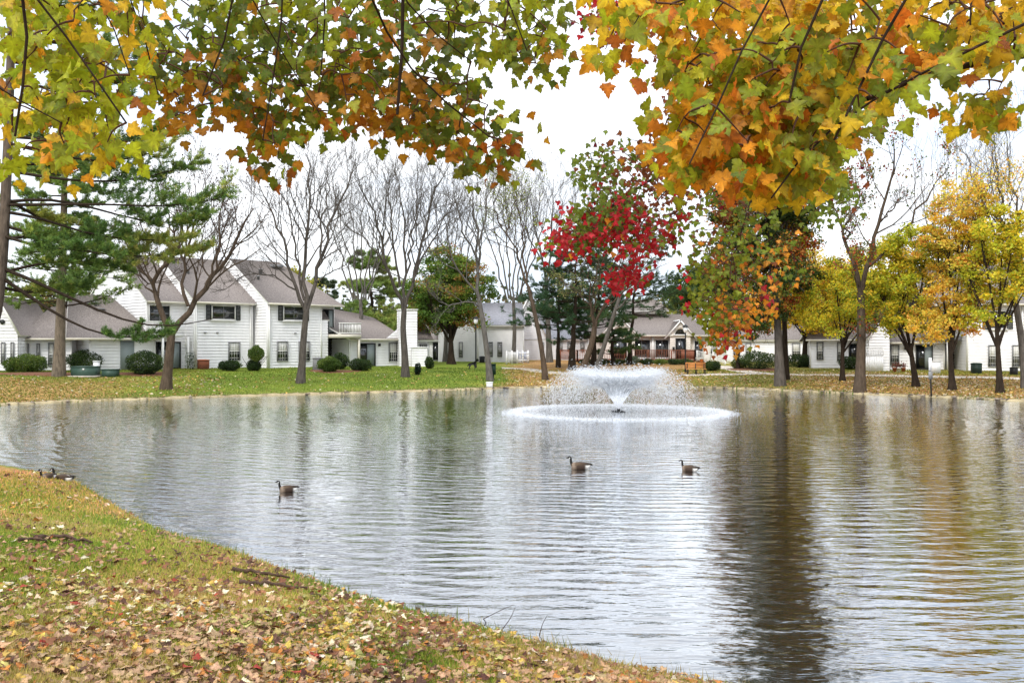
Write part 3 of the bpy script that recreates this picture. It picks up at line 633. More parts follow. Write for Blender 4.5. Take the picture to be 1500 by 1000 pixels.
for q in (922,956,983):
    b = MB(); b.box(O+u*a(q)-v*.12+Zv(2.7), (.3,.2,2.5)); b.build('pilaster', M['trim'], H.root)
b = MB(); b.box(O+u*a(985)-v*.7+Zv(2.6), (.2,.2,.4)); b.build('wall_light', M['black'], H.root)
H.gutter(O-u*.4-v*.52+Zv(3.95), O+u*(a(1040)+.4)-v*.52+Zv(3.95), -v)
# deck
dk = thing('deck', 'red brown wooden deck with slatted railing before the tan clubhouse', 'deck', (D(930,505,91)[0],91,BC))
b = MB(); x0 = D(846,505,90)[0]; x1 = D(1018,505,90)[0]
nb = 22
for k in range(nb): b.box(((x0+x1)/2, 90.1+k*.34, 1.5), (x1-x0,.32,.08))
b.build('deck_boards', M['deck'], dk, kind='stuff')
def rail(A, B, m='deck'):
    A = np.array(A, float); B = np.array(B, float); L = np.linalg.norm((B-A)[:2]); n = max(2, int(L/2.2)+1)
    for k in range(n):
        p = A+(B-A)*k/(n-1); q = MB(); q.box(p+Zv(.45), (.12,.12,1.15)); q.build('post', M[m], dk)
    ns = int(L/.15)
    for k in range(n-1):
        q = MB(); p0 = A+(B-A)*k/(n-1); p1 = A+(B-A)*(k+1)/(n-1)
        uu = unit(p1-p0); nn = unit(np.cross([0,0,1], uu)); ww = np.cross(uu, nn)
        for zz, hh in ((.98,.06),(.12,.06)): q.box((p0+p1)/2+Zv(zz), (np.linalg.norm(p1-p0),.09,hh), (uu,nn,ww))
        m_ = max(2, int(np.linalg.norm(p1-p0)/.16))
        for j in range(1, m_): q.box(p0+(p1-p0)*j/m_+Zv(.53), (.045,.045,.86))
        q.build('railing_panel', M[m], dk)
rail((x0,90,1.5),(x1,90,1.5)); rail((x0,90,1.5),(D(822,505,92)[0],93.5,1.5)); rail((x1,90,1.5),(x1,97,1.5))
rail((x1+.2,90,1.45),(x1+2.4,87.6,.75),'trim'); rail((x1+2.2,92,1.45),(x1+4.4,89.6,.75),'trim')
for k in range(4):
    b = MB(); b.box((x1+.6+k*.55, 90.6-k*.55, 1.4-k*.17), (1.9,.5,.06), (unit((1,1,0)), unit((-1,1,0)), (0,0,1))); b.build('step', M['deck'], dk)
# low skirt under the deck
b = MB(); b.box(((x0+x1)/2, 90.15, 1.36), (x1-x0,.05,.2)); b.build('skirt', M['deck'], dk)

# ---- white houses right of the clubhouse
c = D(1018,505,110); H = House('white_cottage', 'white gabled house with blue grey roof rising behind the clubhouse stairs', 'house', (c[0]+4,c[1]+4,BM), BM)
th = -.1; O,u,v = H.frame(c, th); a = lambda px: alen(c, th, px)
H.block(c, th, a(1078), 9, 4.2); H.slab([O-u*.4-v*.4+Zv(4.1), O+u*a(1080)-v*.4+Zv(4.1), O+u*a(1072)+v*4.5+Zv(6.6), O+u*a(1022)+v*4.5+Zv(6.6)], m='roof_grey')
b = MB(); H.wall(b, O+v*1, u, -v, [(a(1008),4.2),(a(1062),4.2),(a(1044),8.6),(a(1040),8.6)]); b.build('gable', H.wm, H.root)
H.slab([O+u*a(1002)+v*.7+Zv(4.2), O+u*a(1041.5)+v*.7+Zv(8.8), O+u*a(1041.5)+v*6+Zv(8.8), O+u*a(1002)+v*6+Zv(4.2)], m='roof_grey')
H.slab([O+u*a(1041.5)+v*.7+Zv(8.8), O+u*a(1066)+v*.7+Zv(4.2), O+u*a(1066)+v*6+Zv(4.2), O+u*a(1041.5)+v*6+Zv(8.8)], m='roof_grey')
H.window(O,u,-v,a(1039),a(1048),1.7,3.4,'sash'); H.window(O,u,-v,a(1057),a(1061),1.5,3.2,'sash',curtain=False)
c = D(1064,505,100); H = House('low_house', 'low white house with brown roof partly behind round dark shrubs', 'house', (c[0]+4,c[1]+4,BM-.1), BM-.1)
th = -.1; O,u,v = H.frame(c, th); a = lambda px: alen(c, th, px)
H.block(c, th, a(1190), 8, 3.6); H.slab([O-u*.4-v*.4+Zv(3.55), O+u*a(1192)-v*.4+Zv(3.55), O+u*a(1185)+v*4+Zv(5.8), O+u*.3+v*4+Zv(5.8)])
H.window(O,u,-v,a(1074),a(1084),1.5,3.2,'sash'); H.window(O,u,-v,a(1092),a(1100),1.5,3.2,'sash'); H.window(O,u,-v,a(1160),a(1172),1.5,3.2,'sash')

# ---- right townhouse
BR = 0.98
H = House('townhouse', 'white townhouse behind the row of yellow maples at right with lattice screen and dark porch', 'house', (D(1350,505,74)[0],76,BR), BR)
c = D(1187,505,80); th = math.radians(-14); O,u,v = H.frame(c, th); a = lambda px: alen(c, th, px)
H.block(c, th, a(1280), 9, 3.55)
H.slab([O-u*.4-v*.4+Zv(3.45), O+u*(a(1282))-v*.4+Zv(3.45), O+u*(a(1282))+v*4.5+Zv(5.6), O+u*.6+v*4.5+Zv(5.6)])
H.slab([O+u*.6+v*4.5+Zv(5.6), O+u*(a(1282))+v*4.5+Zv(5.6), O+u*(a(1282))+v*9.4+Zv(3.45), O-u*.4+v*9.4+Zv(3.45)])
H.gutter(O-u*.4-v*.42+Zv(3.4), O+u*a(1270)-v*.42+Zv(3.4), -v)
H.window(O,u,-v,a(1196),a(1206),1.7,3.25,'sash'); H.window(O,u,-v,a(1226),a(1236),1.6,3.25,'sash'); H.window(O,u,-v,a(1243),a(1262),1.6,3.1,'door',curtain=False)
c = D(1273,505,73.5); O,u,v = H.frame(c, th); a = lambda px: alen(c, th, px); wg = a(1303)
b = MB(); H.wall(b, O, u, -v, [(0,BR-.1),(wg,BR-.1),(wg,3.7),(wg,3.9),(wg*.62,4.75),(wg*.45,4.75),(0,3.4)]); H.wall(b, O, v, -u, [(0,BR-.1),(2.6,BR-.1),(2.6,3.4),(0,3.4)]); H.wall(b, O+u*wg, v, u, [(0,BR-.1),(1,BR-.1),(1,3.6),(0,3.6)]); b.build('wall', H.wm, H.root)
H.slab([O-u*.2-v*.15+Zv(3.45), O+u*wg*.5-v*.15+Zv(4.95), O+u*wg*.5+v*5+Zv(4.95), O-u*.2+v*5+Zv(3.45)])
H.slab([O+u*wg*.5-v*.15+Zv(4.95), O+u*(wg+.2)-v*.15+Zv(3.85), O+u*(wg+.2)+v*5+Zv(3.85), O+u*wg*.5+v*5+Zv(4.95)])
# patio screen with lattice top
sc = O-v*1.0; lat = MB(); x0_, x1_ = a(1263), a(1291)
[lat.box(sc+u*(x0_+(x1_-x0_)*(k+.5)/11)+Zv(1.55), ((x1_-x0_)/11-.02,.05,1.25), (u,v,(0,0,1))) for k in range(11)]
for k in range(9): lat.box(sc+u*(x0_+(x1_-x0_)*k/8)+Zv(2.5), (.05,.05,.7), (u,v,(0,0,1)))
for k in range(4): lat.box(sc-v*.05+u*(x0_+x1_)/2+Zv(2.2+k*.2), (x1_-x0_,.04,.05), (u,v,(0,0,1)))
lat.build('lattice_screen', M['white'], H.root)
c = D(1302,505,74.5); O,u,v = H.frame(c, th); a = lambda px: alen(c, th, px)
H.block(c, th, a(1383), 9, 3.3)
H.slab([O-u*.2-v*.45+Zv(3.2), O+u*(a(1386))-v*.45+Zv(3.2), O+u*(a(1380))+v*4.5+Zv(5.9), O+u*1.2+v*4.5+Zv(5.9)])
H.gutter(O-u*.2-v*.47+Zv(3.15), O+u*a(1386)-v*.47+Zv(3.15), -v)
H.window(O,u,-v,a(1304),a(1317),1.35,3.0,'sash'); H.window(O,u,-v,a(1341),a(1366),1.05,3.0,'door')
b = MB(); b.box(O+u*a(1326)-v*.1+Zv(2.7), (.15,.15,.2), (u,v,(0,0,1))); b.build('wall_light', M['black'], H.root)
c = D(1383,505,73.2); O,u,v = H.frame(c, th); a = lambda px: alen(c, th, px)
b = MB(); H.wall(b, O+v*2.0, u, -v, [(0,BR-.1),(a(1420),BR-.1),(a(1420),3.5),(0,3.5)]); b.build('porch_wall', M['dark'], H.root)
b = MB(); b.box(O+u*a(1401)+v*.6+Zv(3.5), (a(1420),2.9,.35), (u,v,(0,0,1))); b.build('balcony_floor', M['grey'], H.root)
H.railing(O-v*.8, O+u*a(1419)-v*.8, 3.68, 4.6, 'trim')
b = MB(); H.wall(b, O+v*2.0, u, -v, [(0,3.5),(a(1420),3.5),(a(1420),6.2),(0,6.2)]); b.build('wall', H.wm, H.root)
for q in (1385.5,):
    b = MB(); b.box(O+u*a(q)-v*.7+Zv(2.2), (.15,.15,2.5), (u,v,(0,0,1))); b.build('post', M['trim'], H.root)
c = D(1417,505,70.5); O,u,v = H.frame(c, th); a = lambda px: alen(c, th, px); wd = a(1560)
H.block(c, th, wd, 11, 6.2, gl=9.4)
H.slab([O-u*3.2-v*.4+Zv(6.1), O+u*wd-v*.4+Zv(6.1), O+u*wd+v*5.5+Zv(9.5), O-u*3.0+v*5.5+Zv(9.5)])
H.slab([O-u*3.0+v*5.5+Zv(9.5), O+u*wd+v*5.5+Zv(9.5), O+u*wd+v*11.4+Zv(6.1), O-u*3.2+v*11.4+Zv(6.1)])
H.gutter(O-u*3.2-v*.42+Zv(6.02), O+u*wd-v*.42+Zv(6.02), -v)
H.window(O,u,-v,a(1447),a(1461),1.35,3.0,'sash'); H.window(O,u,-v,a(1482),a(1494),1.35,3.0,'sash')
H.window(O,u,-v,a(1448),a(1474),4.2,5.6,'pic',True); H.window(O,u,-v,a(1500),a(1530),4.2,5.6,'pic')
H.pipe(O+u*a(1497)-v*.12, BR, 6.1)

# ------------------------------------------------------------ trees
BARK_G = (.090,.077,.064); BARK_D = (.032,.023,.016); BARK_B = (.080,.058,.040); BARK_L = (.115,.104,.09)
def resample(P, n):
    P = np.array(P, float); s = np.concatenate([[0], np.cumsum(np.linalg.norm(np.diff(P, axis=0), axis=1))])
    q = np.linspace(0, s[-1], n); Q = np.stack([np.interp(q, s, P[:,c]) for c in range(P.shape[1])], 1)
    for _ in range(2): Q[1:-1] = (Q[:-2]+2*Q[1:-1]+Q[2:])/4
    return Q
def grow(S, Dv, L, R0, n=5, jit=.18, up=.08, tip=.35):
    P = [S]; d = unit(Dv)
    for i in range(n):
        d = unit(d + rng.normal(size=d.shape)*jit + np.array([0,0,up])); P.append(P[-1]+d*(L/n)[:,None])
    t_ = np.linspace(0, 1, n+1)[None]
    return np.stack(P, 1), R0[:,None]*(1-(1-tip)*t_)
def spawn(P, R, k, tmin=.3, ang=(30,60), lift=0.):
    m, n, _ = P.shape; t_ = (tmin+(1-tmin)*((np.arange(k)[None]+rng.random((m,k)))/k))*(n-1)*.999
    i0 = t_.astype(int); f = (t_-i0)[...,None]; I = np.arange(m)[:,None]
    S = P[I,i0]*(1-f)+P[I,i0+1]*f; T = unit(P[I,i0+1]-P[I,i0]); r = R[I,i0]*(1-f[...,0])+R[I,i0+1]*f[...,0]
    rv = rng.normal(size=T.shape); rv = unit(rv-(rv*T).sum(-1,keepdims=True)*T)
    a_ = np.radians(rng.uniform(*ang, size=(m,k)))[...,None]
    d = unit(T*np.cos(a_)+rv*np.sin(a_)+np.array([0,0,lift]))
    return S.reshape(-1,3), d.reshape(-1,3), r.reshape(-1), (t_/(n-1)).reshape(-1)
def quads(b, P, size, cols, flat=0.):
    n = len(P); a = unit(rng.normal(size=(n,3))); c = rng.normal(size=(n,3)); c = unit(c-(c*a).sum(1,keepdims=True)*a)
    if flat: a[:,2] *= (1-flat); c[:,2] *= (1-flat); a = unit(a); c = unit(c)
    s = (size*rng.uniform(.6,1.35,n))[:,None]
    V = np.stack([P-a*s*.5, P+c*s*.42+a*s*.05, P+a*s*.5, P-c*s*.42+a*s*.05], 1)
    q = np.arange(n)*4
    b.arr(V.reshape(-1,3), np.stack([q,q+1,q+2,q+3],1), np.repeat(cols, 4, 0))
def pal(P, palette, scale=.8, spread=.35, seed=0):
    """colour per leaf: clumps lean to one colour of the palette, with variation leaf by leaf"""
    A = np.array([p[0] for p in palette], float); wts = np.array([p[1] for p in palette], float); cw = np.cumsum(wts)/wts.sum()
    x, y, z = P[:,0]*scale+seed, P[:,1]*scale, P[:,2]*scale
    f = np.sin(x*1.7+np.sin(y*2.1+z))+np.sin(z*2.3+1.7*np.sin(x*1.1))+np.sin(y*1.9-z*1.3+seed)
    u_ = .5+.5*np.clip(f/2.4, -1, 1); u_ = np.clip(u_+rng.normal(size=len(P))*spread, 0, .9999)
    k = np.searchsorted(cw, u_); c = A[np.minimum(k, len(A)-1)]
    return np.clip(c*rng.uniform(.65,1.3,(len(P),1))*rng.uniform(.92,1.08,(len(P),3)), 0, .9)
def flare(P, R, k=.7):
    R = R.copy(); t_ = np.linspace(0,1,len(R)); R *= 1+k*np.exp(-t_*9); return R
def px_limb(pts, Y, yo, n=12):
    pts = np.array(pts, float); s = np.concatenate([[0], np.cumsum(np.hypot(*np.diff(pts, axis=0).T))]); s /= s[-1]
    return resample([D(p[0], p[1], Y+yo*q) for p, q in zip(pts, s)], n)
def skeleton_tree(name, label, base, trunk, r0, limbs, bark=BARK_G, density=(7,6,5), leaves=None, group=None, twig_len=1.0, fine=.012, lean_y=0., up=.10, twig_col=None, cat='tree', yoff=None):
    g = gp(*base); Y = g[1]; root = thing(name, label, cat, g, group)
    tp = px_limb([base]+trunk, Y, lean_y); tp[0] = g-[0,0,.25]
    rr = flare(tp, np.linspace(r0, r0*.72, len(tp)), .5)
    b = MB(); b.tubes(tp, rr, 10, bark); b.build('trunk', M['bark'], root, True)
    allP, allR = [], []
    for k, (pts, r) in enumerate(limbs):
        yo = rng.uniform(-2.5, 2.5) if yoff is None else yoff
        lp = px_limb(pts, Y+lean_y, yo); lp[1:-1] += rng.normal(size=(10,3))*[.10,.10,.04]; t_ = np.linspace(0,1,len(lp)); rr = r*.80*(1-t_)**.8+max(fine*1.2, r*.12)
        b = MB(); b.tubes(lp, rr, 7, bark); b.build('limb', M['bark'], root, True); allP.append(lp); allR.append(rr)
    P = np.array(allP); R = np.array(allR); b = MB(); tc_ = twig_col or bark
    Ls = np.linalg.norm(np.diff(P, axis=1), axis=2).sum(1)
    S,d,r,t_ = spawn(P, R, density[0], .22, (25,60), .15); L = np.repeat(Ls, density[0])*(.52*(1-.60*t_)+.08)*twig_len*rng.uniform(.7,1.2,len(S))
    P1,R1 = grow(S, d, L, np.maximum(r*.5, fine*1.2), 7, .15, up*.8, .3); b.tubes(P1, R1, 4, tc_)
    S,d,r,t_ = spawn(P1, R1, density[1], .2, (22,55), .12); L2 = np.repeat(L, density[1])*(.5*(1-.4*t_))*rng.uniform(.6,1.2,len(S))
    P2,R2 = grow(S, d, L2, np.maximum(r*.55, fine), 5, .14, up, .5); b.tubes(P2, R2, 3, tc_)
    S,d,r,t_ = spawn(P2, R2, density[2], .15, (20,55), .1); L3 = np.repeat(L2, density[2])*(.62*(1-.3*t_))*rng.uniform(.6,1.2,len(S))
    P3,R3 = grow(S, d, L3, np.maximum(r*.6, fine*.7), 3, .14, up, .5); b.tubes(P3, R3, 3, tc_)
    b.build('twigs', M['twig'], root, kind='stuff')
    if leaves:
        n, size, palette, zone = leaves
        Q = np.concatenate([P2[:,2:].reshape(-1,3), P3.reshape(-1,3)]); Q = Q[rng.integers(0, len(Q), n)] + rng.normal(size=(n,3))*.16
        if zone is not None:
            pxx = 750+F*Q[:,0]/Q[:,1]; pyy = HZ-F*(Q[:,2]-EYE)/Q[:,1]; keep = zone(pxx, pyy) > rng.random(n); Q = Q[keep]
        b = MB(); quads(b, Q, size, pal(Q, palette)); b.build('foliage', M['leaf'], root, kind='stuff')
    return root
def crown_tree(name, label, base, top_px, r0, crown, n_leaf, size, palette, bark=BARK_D, group=None, Yc=None, nclump=130, cl_r=.55, limbs_n=9, depth=None, cat='tree', shell=.35, gz=None):
    """base/top of trunk in the photo; crown = list of (px, py, rx, ry) lobes"""
    g = gp(*base) if gz is None else D(base[0], base[1], gz); Y = g[1]
    if gz is not None: g[2] = G(g[0], g[1])
    root = thing(name, label, cat, g, group)
    tp = px_limb([base, ((base[0]+top_px[0])/2, (base[1]+top_px[1])/2), top_px], Y, 0, 10); tp[0] = g-[0,0,.2]
    b = MB(); b.tubes(tp, flare(tp, np.linspace(r0, r0*.6, 10)), 9, bark); b.build('trunk', M['bark'], root, True)
    cents = []
    wt = np.array([c_[2]*c_[3] for c_ in crown], float); wt /= wt.sum()
    for k in rng.choice(len(crown), nclump, p=wt):
        cx, cy, rx, ry = crown[k]; q = unit(rng.normal(size=3)); q *= (rng.random()**shell)
        cc_ = D(cx+q[0]*rx, cy-q[2]*ry, Y); cc_[1] += q[1]*rx/F*Y*(depth or 1.0); cents.append(cc_)
    cents = np.array(cents); top = tp[-1]
    b = MB()
    order = rng.permutation(nclump)[:limbs_n]
    for k in order:
        st = tp[rng.integers(6, 10)]; e_ = cents[k]; mid = st*.5+e_*.5+[0,0,-.12*np.linalg.norm(e_-st)*0]; mid[2] += .1*abs(e_[0]-st[0])
        lp = resample([st, mid, e_], 7); lb = MB(); lb.tubes(lp, np.linspace(r0*.42, r0*.1, 7), 5, bark); lb.build('limb', M['bark'], root, True)
    ex = cents[order]
    for k in range(nclump):
        j = np.argmin(np.linalg.norm(ex-cents[k], axis=1)); st = (top*.35+ex[j]*.65) if rng.random() < .5 else ex[j]
        lp = resample([st, (st+cents[k])/2+rng.normal(size=3)*.15, cents[k]], 5); b.tubes(lp, np.linspace(r0*.14, .012, 5), 3, bark)
    S = cents[rng.integers(0, nclump, nclump*5)]; d_ = rng.normal(size=S.shape)+[0,0,.3]; P3,R3 = grow(S, d_, rng.uniform(.4,1.2,len(S))*cl_r*2, np.full(len(S),.012), 3, .2, 0, .5); b.tubes(P3, R3, 3, bark)
    b.build('twigs', M['twig'], root, kind='stuff')
    k = rng.integers(0, nclump, n_leaf); off = unit(rng.normal(size=(n_leaf,3)))*(rng.random((n_leaf,1))**.5)*cl_r*rng.uniform(.6,1.5,nclump)[k][:,None]*[1,1,.6]
    Q = cents[k]+off; b = MB(); quads(b, Q, size, pal(Q, palette, .7, .25, rng.random()*6)); b.build('foliage', M['leaf'], root, kind='stuff')
    return root
def needles(b, P, d, m, L, wdt, cols):
    n = len(P); Pn = np.repeat(P, m, 0)+rng.normal(size=(n*m,3))*.03; dn = unit(np.repeat(d, m, 0)*.75+rng.normal(size=(n*m,3))*.6+[0,0,.12])
    pr = unit(np.cross(dn, rng.normal(size=dn.shape))); l = (L*rng.uniform(.6,1.2,n*m))[:,None]; b_ = Pn+pr*wdt/2; c_ = Pn-pr*wdt/2
    q = np.arange(n*m)*3; b.arr(np.stack([b_,c_,Pn+dn*l],1).reshape(-1,3), np.stack([q,q+1,q+2],1), np.repeat(np.repeat(cols, m, 0)*rng.uniform(.7,1.3,(n*m,1)), 3, 0))
PINE = [((.045,.105,.03),3),((.065,.14,.035),3),((.10,.17,.04),1.5),((.16,.19,.05),.6)]
PINE_D = [((.035,.085,.035),3),((.055,.12,.045),3),((.09,.15,.05),1.3)]
def pine_boughs(b, nb, P, R, palette, L=.2, wdt=.02, m=12, k1=9, k2=5, slen=.34, tmin=.3, bark=BARK_D, flat=.35):
    """side shoots in a nearly flat spray with needle tufts, for branches P (m,n,3)"""
    b.tubes(P, R, 5, bark)
    Ls = np.linalg.norm(np.diff(P, axis=1), axis=2).sum(1)
    S,d,r,t_ = spawn(P, R, k1, tmin, (30,62), .05); d[:,2] *= flat; d[:,2] += .08
    Lc = np.repeat(Ls, k1)*slen*(1-.55*t_)*rng.uniform(.6,1.2,len(S)); Lc = np.minimum(Lc, 2.2)
    P1,R1 = grow(S, d, Lc, np.maximum(r*.4,.008), 4, .13, .05, .5); b.tubes(P1, R1, 3, bark)
    S,d,r,t_ = spawn(P1, R1, k2, .15, (20,55), .1); d[:,2] *= .6
    Lc2 = np.repeat(Lc, k2)*.4*rng.uniform(.5,1.2,len(S)); P2,R2 = grow(S, d, Lc2, np.full(len(S),.007), 3, .15, .1, .5); b.tubes(P2, R2, 3, bark)
    for Q in (P1[:,2:], P2[:,1:]):
        T = unit(np.gradient(Q, axis=1)) if Q.shape[1] > 1 else Q*0
        pts = Q.reshape(-1,3); needles(nb, pts, T.reshape(-1,3), m, L, wdt, pal(pts, palette, .6, .2, 1.3))
def pine_tree(name, label, base, top, r0, wid, nbr=46, palette=PINE_D, group=None, start=.25, droop=-.05, m=9, L=.24, wdt=.03, gz=None, k1=8, k2=4):
    g = gp(*base) if gz is None else D(base[0], base[1], gz)
    if gz is not None: g[2] = G(g[0], g[1])
    Y = g[1]; root = thing(name, label, 'tree', g, group)
    tp = px_limb([base, top], Y, 0, 14); tp[0] = g-[0,0,.2]; tp[1:-1,:2] += rng.normal(size=(12,2))*.05
    b = MB(); b.tubes(tp, flare(tp, np.linspace(r0, .03, 14)), 8, BARK_D); b.build('trunk', M['bark'], root, True)
    hh = start+(1-start)*np.sort(rng.random(nbr)); az = rng.random(nbr)*2*PI; W_ = wid/F*Y
    S = np.stack([np.interp(hh, np.linspace(0,1,14), tp[:,c]) for c in range(3)], 1)
    Ln = W_*(1-.72*((hh-start)/(1-start))**1.3)*rng.uniform(.6,1.1,nbr)
    P,R = grow(S, np.stack([np.cos(az),np.sin(az),np.full(nbr,droop+.1)],1), Ln, np.full(nbr,.05), 7, .07, droop*.2+.02, .2)
    b = MB(); nb = MB(); pine_boughs(b, nb, P, R, palette, L, wdt, m, k1, k2); b.build('boughs', M['twig'], root, kind='stuff'); nb.build('needles', M['needle'], root, kind='stuff')
    return root

GB = 'bare trees along the far bank'
skeleton_tree('bare_tree', 'dark bare tree with low Y fork in front of the long white townhouse', (243,570), [(246,540),(250,505),(251,487)], .30, [
    ([(251,488),(240,467),(229,450),(223,425),(222,408),(235,392),(262,372),(270,335),(266,290)], .2),
    ([(222,410),(206,393),(190,372),(182,350)], .09),
    ([(251,490),(268,470),(278,448),(298,425),(330,382),(350,340),(372,305)], .22),
    ([(276,448),(268,420),(265,390),(280,340),(298,290),(302,262)], .12),
    ([(300,425),(318,380),(322,330),(325,290)], .09),
    ([(228,440),(215,415),(200,400),(175,385)], .07),
    ([(268,380),(252,340),(238,300),(240,275)], .07)], BARK_B, (12,7,5), group=GB, twig_len=1.15, fine=.013,
    leaves=(3500,.11,[((.06,.035,.03),1),((.10,.05,.035),1)], lambda x,y: np.where(y < 400, .55, .05)))
skeleton_tree('bare_tree', 'tall bare tree with many upright limbs between the two shuttered windows', (440,561), [(443,530),(445,490),(449,455)], .25, [
    ([(449,456),(434,425),(425,395),(416,345),(398,300),(378,268)], .14),
    ([(447,456),(447,400),(450,340),(455,285),(448,225)], .16),
    ([(449,456),(462,410),(475,362),(490,320),(508,270),(522,232)], .16),
    ([(446,440),(438,385),(425,330),(418,262)], .1),
    ([(470,385),(472,330),(482,270),(480,235)], .08),
    ([(434,425),(405,405),(370,398),(335,420)], .05),
    ([(462,412),(492,395),(520,380)], .05)], BARK_G, (12,7,5), group=GB, fine=.012)
skeleton_tree('bare_tree', 'wide fan shaped bare tree beside the white chimney', (594,552), [(593,520),(590,480),(592,455)], .27, [
    ([(591,458),(580,430),(568,395),(560,350),(545,300),(518,258)], .15),
    ([(592,458),(594,400),(592,350),(592,300),(578,250)], .13),
    ([(592,458),(602,420),(612,375),(624,320),(640,272),(658,242)], .15),
    ([(586,420),(574,360),(572,300),(560,248)], .1),
    ([(604,412),(628,362),(650,325),(668,285)], .09),
    ([(596,400),(604,340),(610,280),(612,245)], .08),
    ([(565,385),(535,350),(505,330),(490,300)], .06)], BARK_G, (12,7,5), group=GB, fine=.012)
skeleton_tree('bare_tree', 'slender grey leaning bare tree with a white box at its foot', (718,558), [(714,520),(708,475),(702,440)], .22, [
    ([(702,442),(698,400),(700,350),(694,290),(684,250)], .14),
    ([(700,400),(708,330),(720,272),(727,248)], .1),
    ([(702,440),(690,420),(660,380),(652,345),(645,300)], .09),
    ([(704,450),(685,440),(655,450),(638,435),(625,425)], .06),
    ([(700,380),(680,340),(668,300),(662,262)], .08)], BARK_L, (8,6,5), group=GB, fine=.012)
YG = [((.28,.33,.05),2),((.4,.38,.07),1),((.16,.22,.04),1)]
skeleton_tree('leaning_tree', 'thin tree leaning left with a few pale green leaves left of the fountain', (799,556), [(795,520),(786,470),(774,420)], .2, [
    ([(774,420),(757,372),(736,332),(722,308)], .11), ([(772,412),(766,360),(760,315),(752,275)], .09),
    ([(742,345),(748,310),(765,275)], .06), ([(736,332),(722,300),(728,262)], .05), ([(757,372),(735,352),(712,330)], .05)], BARK_B, (8,6,5), group=GB, fine=.011,
    leaves=(5000,.10,YG, lambda x,y: np.where((y < 330), .5, .06)))
skeleton_tree('bare_tree', 'hazy bare tree with fine upright twigs behind the leaning trees', (805,531), [(803,480),(800,420)], .3, [
    ([(800,420),(790,360),(780,310),(775,262)], .13), ([(800,420),(806,360),(812,300),(810,252)], .13), ([(800,420),(822,370),(836,320),(842,272)], .11),
    ([(792,380),(770,340),(755,300),(748,270)], .08), ([(812,390),(835,350),(858,310),(866,285)], .07)], BARK_L, (12,7,5), group=GB, fine=.012)
skeleton_tree('forked_tree', 'dull brown tree with wide crooked limbs in front of the pines', (848,552), [(858,530),(868,500),(872,470)], .27, [
    ([(872,472),(888,440),(905,410),(935,380),(962,360)], .12), ([(870,480),(862,440),(866,400),(850,365)], .1), ([(880,455),(905,435),(945,400),(980,385)], .07),
    ([(872,472),(868,430),(875,385),(885,350)], .08), ([(866,450),(845,425),(815,405)], .06)], BARK_B, (8,6,4), group=GB, fine=.012,
    leaves=(7000,.11,[((.20,.21,.06),2),((.30,.27,.10),1),((.12,.15,.04),1)], lambda x,y: np.where(y > 400, .55, .1)))
skeleton_tree('forked_tree', 'pale leaning trunk right of the pines with leaves turning green gold', (872,545), [(884,510),(896,470),(908,435)], .2, [
    ([(908,436),(925,395),(938,360),(948,325)], .12), ([(900,455),(918,440),(935,415),(942,395)], .08), ([(915,420),(905,380),(910,345)], .06)], BARK_L, (7,6,4), group=GB, fine=.011,
    leaves=(3000,.11,YG, lambda x,y: np.where(y > 390, .6, .05)))
for (bx, by, lab, dx) in ((528,534,'faint bare tree behind the low wing of the long townhouse',0),(652,530,'faint bare tree right behind the round green maple',0),(752,532,'faint bare tree beside the grey gable roofs',0),(1398,530,'faint bare tree behind the orange tinged maple',2)):
    tp_ = 250 if dx < 2 else 215
    L_ = [([(bx+o*.2,by-95),(bx+o*.5,by-150),(bx+o*.85,by-205),(bx+o,tp_+abs(o)*.35)], .085) for o in (-52,-34,-15,4,22,40,56)]
    skeleton_tree('bare_tree', lab, (bx,by), [(bx+2,by-50),(bx,by-96)], .22, L_, BARK_L, (8,6,4), group='faint bare trees beyond the houses', fine=.012)
# pines
GPn = 'pines beside the fountain'
pine_tree('pine_tree', 'dense dark pine behind the leaning trees at the left end of the fountain', (838,541), (846,352), .24, 105, 60, group=GPn, start=.30, m=9)
pine_tree('pine_tree', 'thin dark pine with long flat boughs in front of the arched gable', (921,534), (936,330), .17, 92, 40, [((.04,.085,.03),3),((.075,.13,.04),2)], group=GPn, start=.34, m=8)
pine_tree('pine_tree', 'second dark trunked pine between the pair of forked trees', (868,536), (880,372), .2, 72, 44, group=GPn, start=.22)
pine_tree('pine_tree', 'small light green pine standing behind the forked trees', (897,535), (897,400), .15, 42, 34, [((.09,.16,.045),3),((.15,.21,.06),2)], group=GPn, start=.12)
pine_tree('pine_tree', 'thin pine closest to the grey roofed white house', (818,538), (818,372), .16, 66, 40, group=GPn, start=.3)
pine_tree('conifer', 'broad soft green conifer behind the low wing of the long townhouse', (548,525), (541,372), .35, 78, 80, [((.20,.29,.07),3),((.28,.36,.08),2),((.38,.40,.10),1)], start=.08, gz=100, m=11, L=.4, wdt=.05)
pine_tree('conifer', 'small distant conifer left of the broad soft green one', (505,525), (475,410), .3, 52, 50, [((.06,.10,.045),1),((.1,.13,.06),1)], start=.08, gz=112, m=7, L=.4, wdt=.05)
